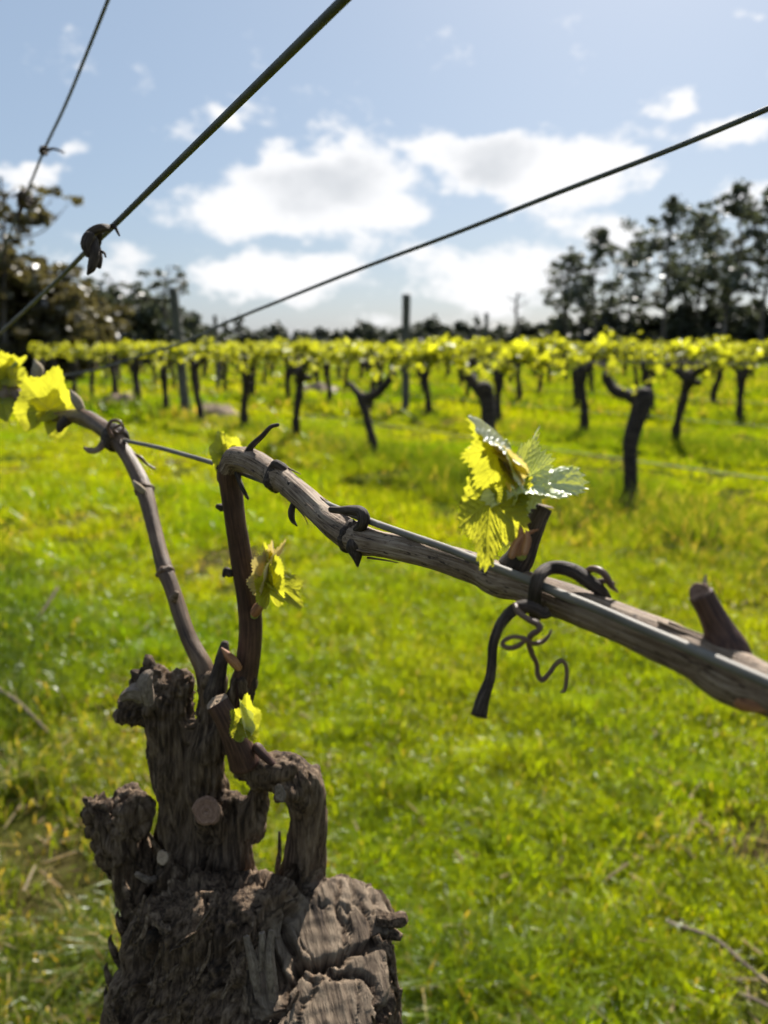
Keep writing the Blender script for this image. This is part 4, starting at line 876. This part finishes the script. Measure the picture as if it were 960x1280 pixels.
# ------------------------------------------------------------------ young leaves
def leaf_data(nth=150, nr_=26, seed=0, fold=.35, curl=.4, cup=.0, ruffle=.06, teeth=.065, roll=0.0, lobes=.5):
    th = np.linspace(-math.pi*.985, math.pi*.985, nth); r = np.full(nth, .52)
    LA = [0, .98, -.98, 1.98, -1.98]; LR = [1.0, .80, .80, .62, .62]
    for a, l, w_ in zip(LA, LR, (.34, .34, .34, .46, .46)): r = np.maximum(r, 0)+(l-.52)*np.exp(-((th-a)/(w_))**2)*lobes+(1-lobes)*.10*np.exp(-((th-a)/.6)**2)
    r = r/r[len(r)//2]; r = r*np.clip((math.pi-np.abs(th))/.75+.30, 0, 1)
    ph = th*7.2+.35*np.sin(3*th+seed); saw_ = 1-np.abs(2*((ph/1.0) % 1)-1); ph2 = th*3.1+seed; r = r*(1+teeth*(saw_**1.3-.45)*2+.04*np.sin(ph2*2))
    f = np.linspace(0, 1, nr_)**.85
    X = (f[:, None]*r*np.cos(th)).ravel(); Y = (f[:, None]*r*np.sin(th)).ravel(); ff = np.repeat(f, nth); T = np.tile(th, nr_); rad = np.hypot(X, Y)
    # veins: five mains, side veins branching at an angle
    vein = np.zeros(len(X)); quilt = np.zeros(len(X)); dT = np.abs(((T[:, None]-np.array(LA))+math.pi) % (2*math.pi)-math.pi); k = dT.argmin(1)
    for i, a in enumerate(LA):
        m = k == i; al_ = X*math.cos(a)+Y*math.sin(a); la = -X*math.sin(a)+Y*math.cos(a)
        v = np.exp(-(la/(.018+.012*(1-ff)))**2); s = ((al_-np.abs(la)*(.95+.25*math.sin(seed+i)))/.125+.37*(la > 0)+.9*(fbm(np.stack([X*2.2, Y*2.2, X*0+seed], -1), 2)-.5)); fr = np.abs((s % 1)-.5)*2   # 1 on a side vein
        side = np.exp(-((1-fr)/.30)**2)*.62*(al_ > 0); vein[m] = np.maximum(v, side)[m]; quilt[m] = ((1-fr**2)*np.clip(np.abs(la)/.06, 0, 1))[m]
    g = np.stack([X*5, Y*5, np.full(len(X), seed*3.1)], -1)
    Z = .012*quilt*(.35+ff)-.014*vein+ruffle*np.sin(T*6+seed)*ff**2.2+ruffle*1.3*np.sin(T*3.3+seed*2.1)*ff**1.6+(fbm(g, 3)-.5)*.10*ff+cup*rad**2
    # fold along the midrib, bend along the length
    c, s_ = math.cos(fold), math.sin(fold); sg = np.abs(Y)
    Y2 = Y*c-0*Z; Z2 = Z*c+sg*s_
    if curl:
        ang = X*curl; X2 = np.sin(ang)/curl-Z2*np.sin(ang); Z3 = (1-np.cos(ang))/curl+Z2*np.cos(ang)
    else: X2, Z3 = X, Z2
    if roll:
        an = Y2*roll; Y3 = np.sin(an)/roll-0*Z3; Z3 = Z3+(1-np.cos(an))/roll; Y2 = Y3
    V = np.stack([X2, Y2, Z3], -1)
    i = np.arange(nr_-1)[:, None]*nth; j = np.arange(nth-1)[None]; F = np.stack([i+j, i+nth+j, i+nth+j+1, i+j+1], -1).reshape(-1, 4)
    return V, F, {'vein': vein, 'lc': np.stack([X, Y, 0*X], -1)+seed*2.3, 'tint': np.clip(.5+(fbm(g*.8+4, 3)-.5)*1.2, 0, 1)}
def leaf(base, tip, normal, parent, mat='leaf', width=1.0, root=ROOT, name='leaf', label=None, hi=True, petiole=None, **kw):
    b, t = P(*base), P(*tip); x = t-b; L_ = np.linalg.norm(x); x /= L_; n = np.asarray(normal, float); n = unit(n-x*np.dot(n, x)); y = np.cross(n, x)
    V, F, at = leaf_data(*((200, 36) if hi else (90, 14)), **kw)
    W = b+(V[:, :1]*x+V[:, 1:2]*y*width+V[:, 2:]*n)*L_
    o = part(name, W, F, mat, parent, at, root=root)
    if label: o['label'] = label
    return o
# main shoot: green stem, leaves, scales
shoot = limb('shoot', [(652, 690, .190, 7), (650, 665, .186, 5.5), (645, 635, .184, 5.5), (640, 605, .184, 5), (637, 575, .185, 4.5), (632, 555, .186, 3)], 'stem', vine, 12, 8, .05) if False else None
def mat_stem():
    m, N, L = newmat('green_shoot_stem'); b = N['Principled BSDF']; bc = attr(N, 'bc').outputs['Vector']; n = nz(N, L, mapping(N, L, bc, (.1, 1, 1)), 900, 4, .6)
    rp = ramp(N, [(.3, (.16, .19, .03)), (.6, (.30, .34, .07)), (.85, (.46, .45, .18))]); L.new(n.outputs[0], rp.inputs[0]); L.new(rp.outputs[0], b.inputs['Base Color'])
    b.inputs['Roughness'].default_value = .5; b.inputs['Subsurface Weight'].default_value = .25; b.inputs['Subsurface Radius'].default_value = (.002, .002, .0005); return m
M['stem'] = mat_stem()
shoot = limb('shoot', [(652, 694, .192, 7), (648, 665, .191, 5), (643, 635, .191, 5), (639, 605, .190, 5), (637, 575, .186, 4.5), (632, 552, .182, 3)], 'stem', vine, 12, 8, .05)
shoot['label'] = 'young shoot with unfolding bright yellow-green leaves above the wire'
def petiole(a, b, r, parent, mid=None, root=ROOT):
    a, b = np.array(a, float), np.array(b, float); m_ = (a+b)/2 if mid is None else np.array(mid, float); return limb('petiole', [tuple(a)+(r,), tuple(m_)+(r*.85,), tuple(b)+(r*.8,)], 'stem', parent, 8, 6, .04, root=root)
petiole((644, 640, .190), (613, 624, .1895), 3.0, shoot, (630, 630, .190))
leaf((613, 624, .189), (606, 708, .186), (.12, -.93, -.30), shoot, width=.72, seed=1, fold=.34, curl=-.22, ruffle=.06, label='large bright leaf hanging down in front of the shoot')
petiole((640, 590, .185), (636, 556, .184), 3.0, shoot)
leaf((638, 562, .178), (598, 497, .169), (-.35, -.45, -.80), shoot, width=.66, seed=4, fold=.75, curl=.55, ruffle=.07, label='top leaf, yellow and folded, of the young shoot')
leaf((634, 566, .178), (592, 526, .173), (.1, -.80, -.55), shoot, width=.5, seed=9, fold=.9, curl=.5, ruffle=.07)
petiole((644, 622, .184), (652, 606, .188), 3.0, shoot)
leaf((646, 606, .192), (662, 538, .199), (.30, -.92, .10), shoot, 'leaf_glossy', width=.46, seed=6, fold=.45, curl=.5, ruffle=.06, label='half-open silvery leaf at the back of the shoot')
leaf((650, 604, .190), (740, 598, .192), (.05, -.45, .89), shoot, 'leaf_glossy', width=.52, seed=12, fold=.04, curl=-.25, ruffle=.06, label='shiny leaf spread flat to the right of the shoot')
leaf((628, 606, .186), (603, 584, .190), (-.2, -.85, -.4), shoot, width=.7, seed=15, fold=.35, curl=.5, ruffle=.06)
leaf((634, 582, .177), (610, 556, .174), (.3, -.9, .3), shoot, 'leaf_woolly', width=.40, seed=18, fold=1.0, curl=-1.5, ruffle=.05, hi=False)
leaf((633, 588, .179), (622, 556, .177), (-.2, -.9, .1), shoot, 'leaf_woolly', width=.36, seed=21, fold=1.1, curl=-1.9, ruffle=.05, hi=False)
leaf((632, 592, .178), (621, 575, .176), (.5, -.9, .1), shoot, 'leaf_woolly', width=.5, seed=24, fold=1.0, curl=-1.2, ruffle=.05, hi=False)
for k, (pts, rr) in enumerate((([(648, 690), (652, 672), (651, 655)], 6), ([(640, 694), (646, 680), (654, 668)], 5), ([(656, 668), (664, 665), (673, 662)], 2.2), ([(656, 690), (660, 675), (658, 664)], 5))):
    limb('bud_scale', [(u, v, .187-.002*k, rr*(1 if i < 2 else .4)) for i, (u, v) in enumerate(pts)], 'bud', shoot, 8, 6, .35, 900, seed=k)
# second shoot on the upright cane
s2 = limb('shoot', [(318, 768, .335, 6), (326, 752, .330, 4.5), (331, 735, .328, 4.2), (334, 715, .327, 4), (337, 700, .327, 3)], 'stem', vine, 10, 6)
s2['label'] = 'small shoot opening on the right of the upright cane'
limb('bud_scale', [(319, 765, .331, 7), (325, 756, .329, 6), (330, 752, .328, 3)], 'bud', s2, 9, 5, .2)
leaf((334, 716, .327), (326, 676, .326), (.6, -.7, .2), s2, width=.42, seed=30, fold=.9, curl=.2, hi=False)
leaf((338, 722, .328), (352, 672, .328), (-.4, -.8, .3), s2, 'leaf_woolly', width=.45, seed=33, fold=.9, curl=.6, hi=False)
leaf((340, 712, .330), (362, 678, .333), (-.4, -.8, .3), s2, 'leaf_woolly', width=.4, seed=35, fold=1.0, curl=.5, hi=False)
leaf((337, 738, .324), (333, 700, .322), (.2, -.95, .1), s2, width=.7, seed=36, fold=.5, curl=.3, hi=False)
leaf((342, 728, .327), (378, 757, .323), (.35, -.55, .75), s2, width=.62, seed=39, fold=.4, curl=-.3, hi=False, label='yellow leaf drooping right from the small shoot')
# third, on the cut spur
s3 = limb('shoot', [(300, 922, .331, 6), (303, 908, .328, 4.5), (305, 895, .327, 4)], 'stem', vine, 10, 5)
s3['label'] = 'tiny yellow shoot beside the pale cut spur'
leaf((307, 904, .327), (309, 864, .327), (.1, -.95, .3), s3, width=.66, seed=42, fold=.35, curl=.5, hi=False)
leaf((303, 902, .325), (297, 872, .323), (.6, -.75, .2), s3, 'leaf_glossy', width=.45, seed=44, fold=.9, curl=.3, hi=False)
leaf((306, 910, .325), (312, 924, .323), (.1, -.9, .4), s3, width=.9, seed=46, fold=.3, curl=.3, hi=False)
# fourth, behind the bend of the cane
s4 = limb('shoot', [(292, 578, .322, 4), (285, 572, .324, 3), (281, 568, .325, 2.5)], 'stem', vine, 8, 4)
s4['label'] = 'little yellow leaf behind the bend of the cane'
leaf((284, 574, .325), (274, 538, .327), (.3, -.85, .3), s4, width=.75, seed=50, fold=.35, curl=.3, hi=False)
leaf((286, 572, .325), (297, 552, .328), (-.2, -.85, .3), s4, width=.7, seed=52, fold=.4, curl=.3, hi=False)
# fifth, at the end of the left cane
s5 = limb('shoot', [(60, 518, .485, 4.5), (52, 506, .482, 4), (50, 495, .48, 3.5)], 'stem', vine, 8, 4)
s5['label'] = 'shoot with broad yellow leaves near the end of the left cane'
leaf((58, 512, .478), (74, 456, .474), (.25, -.9, .2), s5, width=.78, seed=55, fold=.22, curl=.35, hi=False, lobes=.5, teeth=.035, ruffle=.03, label='broad round yellow leaf at the end of the left cane')
leaf((62, 512, .474), (96, 500, .468), (.2, -.85, .45), s5, width=.65, seed=57, fold=.25, curl=.3, hi=False, lobes=.6)

# neighbouring vine whose cane reaches in from the left edge
nb = P(-210, 640, 1.25); NB = np.array((nb[0], nb[1], 0.0))
v2 = thing('grapevine', 'neighbouring vine whose leafy cane reaches in at the left edge', 'grapevine', NB)
tr_o = link('trunk', VP[2][0], None, v2); tr_o.rotation_euler = (0, 0, ROW_ROT)
e0 = P(-150, 470, 1.1)
c2 = limb('cane', [(-210, 520, 1.20, 12), (-130, 485, .95, 10), (-60, 478, .74, 11), (-20, 482, .64, 13), (0, 487, .59, 15), (8, 493, .57, 14), (20, 492, .56, 9), (33, 500, .55, 8)], 'cane', v2, 14, 8, .12, 400, seed=20, root=NB)
s6 = limb('shoot', [(0, 488, .58, 4), (8, 470, .57, 3.5), (20, 455, .565, 3)], 'stem', v2, 8, 4, root=NB)
for k, (b, t, nrm, wd) in enumerate((((10, 470, .57), (-22, 440, .56), (.2, -.9, .3), .9), ((16, 466, .57), (38, 446, .565), (-.1, -.9, .4), .8), ((6, 478, .565), (-20, 476, .555), (.2, -.9, .3), .9), ((18, 474, .56), (40, 478, .552), (.1, -.8, .5), .8), ((2, 500, .56), (14, 532, .55), (.2, -.9, .2), .9), ((8, 468, .575), (2, 438, .575), (.1, -.9, .3), .9), ((24, 486, .56), (33, 508, .555), (.1, -.9, .2), .7))):
    leaf(b, t, nrm, s6, width=wd*.8, seed=60+k, fold=.25, curl=.3, hi=False, root=NB, lobes=.6, teeth=.04, ruffle=.03)
limb('petiole', [(-2, 495, .575, 3), (2, 500, .565, 2.6), (4, 504, .56, 2.4)], 'stem', s6, 7, 4, root=NB)

# ------------------------------------------------------------------ trellis wires of the near row
def wire(pts, mat, label, seg=12, n=10):
    C, r = px_path(pts, n); base = C[len(C)//2].copy(); V, F, bc = tube_data(C-base, r, seg, True); o = link('trellis_wire', mk_mesh('trellis_wire', V, F, {'bc': bc}), M[mat]); o.location = tuple(base)
    return tag(o, label, 'wire', 'trellis wires of the near row')
def wr(z, d=.0030): return d/2*960/z
def W(pts, d): return [(u, v, z, wr(z, d)) for u, v, z in pts]
wire(W([(-260, 478, 1.7), (-120, 486, 1.0), (-20, 497, .66), (30, 505, .54), (90, 526, .47), (143, 547, .425), (200, 560, .385), (270, 580, .338), (320, 598, .312), (360, 612, .290), (400, 627, .270), (440, 643, .2545), (480, 658, .238), (520, 672, .2245), (560, 686, .2105), (600, 702, .1975), (650, 721, .1875), (700, 742, .1785), (740, 758, .1715), (800, 784, .1615), (850, 805, .1535), (900, 827, .1465), (960, 853, .1385), (1050, 893, .1285), (1250, 980, .112)], .0022), 'wire', 'grey cordon wire running beside the woody cane across the picture')
tw_a = wire(W([(-160, 560, 2.2), (-60, 470, 1.02), (20, 398, .60), (70, 352, .48), (110, 312, .41), (140, 284, .365), (200, 225, .315), (300, 127, .248), (400, 29, .204), (480, -50, .177), (620, -188, .142)], .0027), 'wire_dark', 'dark foliage wire crossing the upper left sky with a dried tendril on it')
tw_b = wire(W([(-60, 470, 2.0), (-15, 360, 1.25), (12, 292, 1.02), (32, 245, .92), (55, 188, .80), (80, 135, .71), (105, 75, .63), (135, 0, .55), (170, -90, .47)], .0026), 'wire_dark', 'thin curved foliage wire at the far upper left')
wire(W([(-40, 500, 1.15), (50, 476, 1.0), (120, 462, .92), (190, 440, .84), (225, 430, .80), (262, 414, .76), (280, 404, .735), (290, 400, .72), (340, 380, .665), (440, 340, .575), (560, 295, .497), (700, 240, .426), (830, 190, .375), (960, 136, .333), (1120, 66, .29)], .0027), 'wire_dark', 'sagging foliage wire rising from the left vine to the right edge')
# dried tendril remnants on the wires
def remnant(label, center, limbs, mat):
    c = P(*center); t = thing('dried_tendril', label, 'tendril', c, 'dried tendrils left on the wires')
    for k, l in enumerate(limbs): limb('coil' if k == 0 else 'stem', l, mat, t, 10, 7, .25, 500, seed=k, root=c)
remnant('curled brown dried tendril clinging to the dark upper wire', (118, 300, .39),
        [[(138, 285, .36, 4), (128, 285, .352, 5.5), (117, 289, .352, 6), (109, 298, .356, 6.5), (107, 309, .366, 6), (114, 314, .372, 6), (121, 305, .37, 6), (124, 293, .366, 5)],
         [(116, 300, .352, 6.5), (118, 314, .350, 6.5), (117, 326, .350, 6), (114, 336, .350, 5), (110, 342, .350, 2)], [(120, 312, .354, 6), (123, 322, .353, 5), (124, 333, .353, 3)],
         [(134, 286, .358, 3.5), (142, 282, .357, 2.6), (146, 288, .357, 2), (149, 294, .357, 1.4)], [(112, 296, .349, 7), (108, 306, .348, 6), (110, 318, .349, 4)], [(124, 314, .352, 2.5), (130, 316, .352, 1.6), (132, 321, .352, 1.2)]], 'dark_cane')
remnant('small knot with a thin tail tied on the far upper left wire', (55, 188, .80),
        [[(58, 185, .80, 2.5), (53, 185, .79, 3), (52, 190, .79, 3), (56, 192, .795, 3), (59, 188, .80, 2.5)], [(58, 188, .79, 2), (66, 186, .79, 1.6), (74, 188, .79, 1.4), (80, 191, .79, 1.0)]], 'dark_cane')
remnant('frayed dry tendril bundle on the far upper left wire above the trees', (31, 248, .92),
        [[(34, 238, .92, 3), (27, 244, .91, 5), (28, 254, .92, 5.5), (35, 256, .93, 4.5), (37, 248, .93, 4)], [(30, 252, .92, 3), (25, 264, .92, 2.4), (22, 276, .92, 1.4)], [(34, 250, .92, 2.4), (42, 254, .92, 1.8), (47, 250, .92, 1.2)], [(30, 246, .92, 2.4), (22, 243, .92, 1.8), (16, 246, .92, 1.2)]], 'dark_cane')
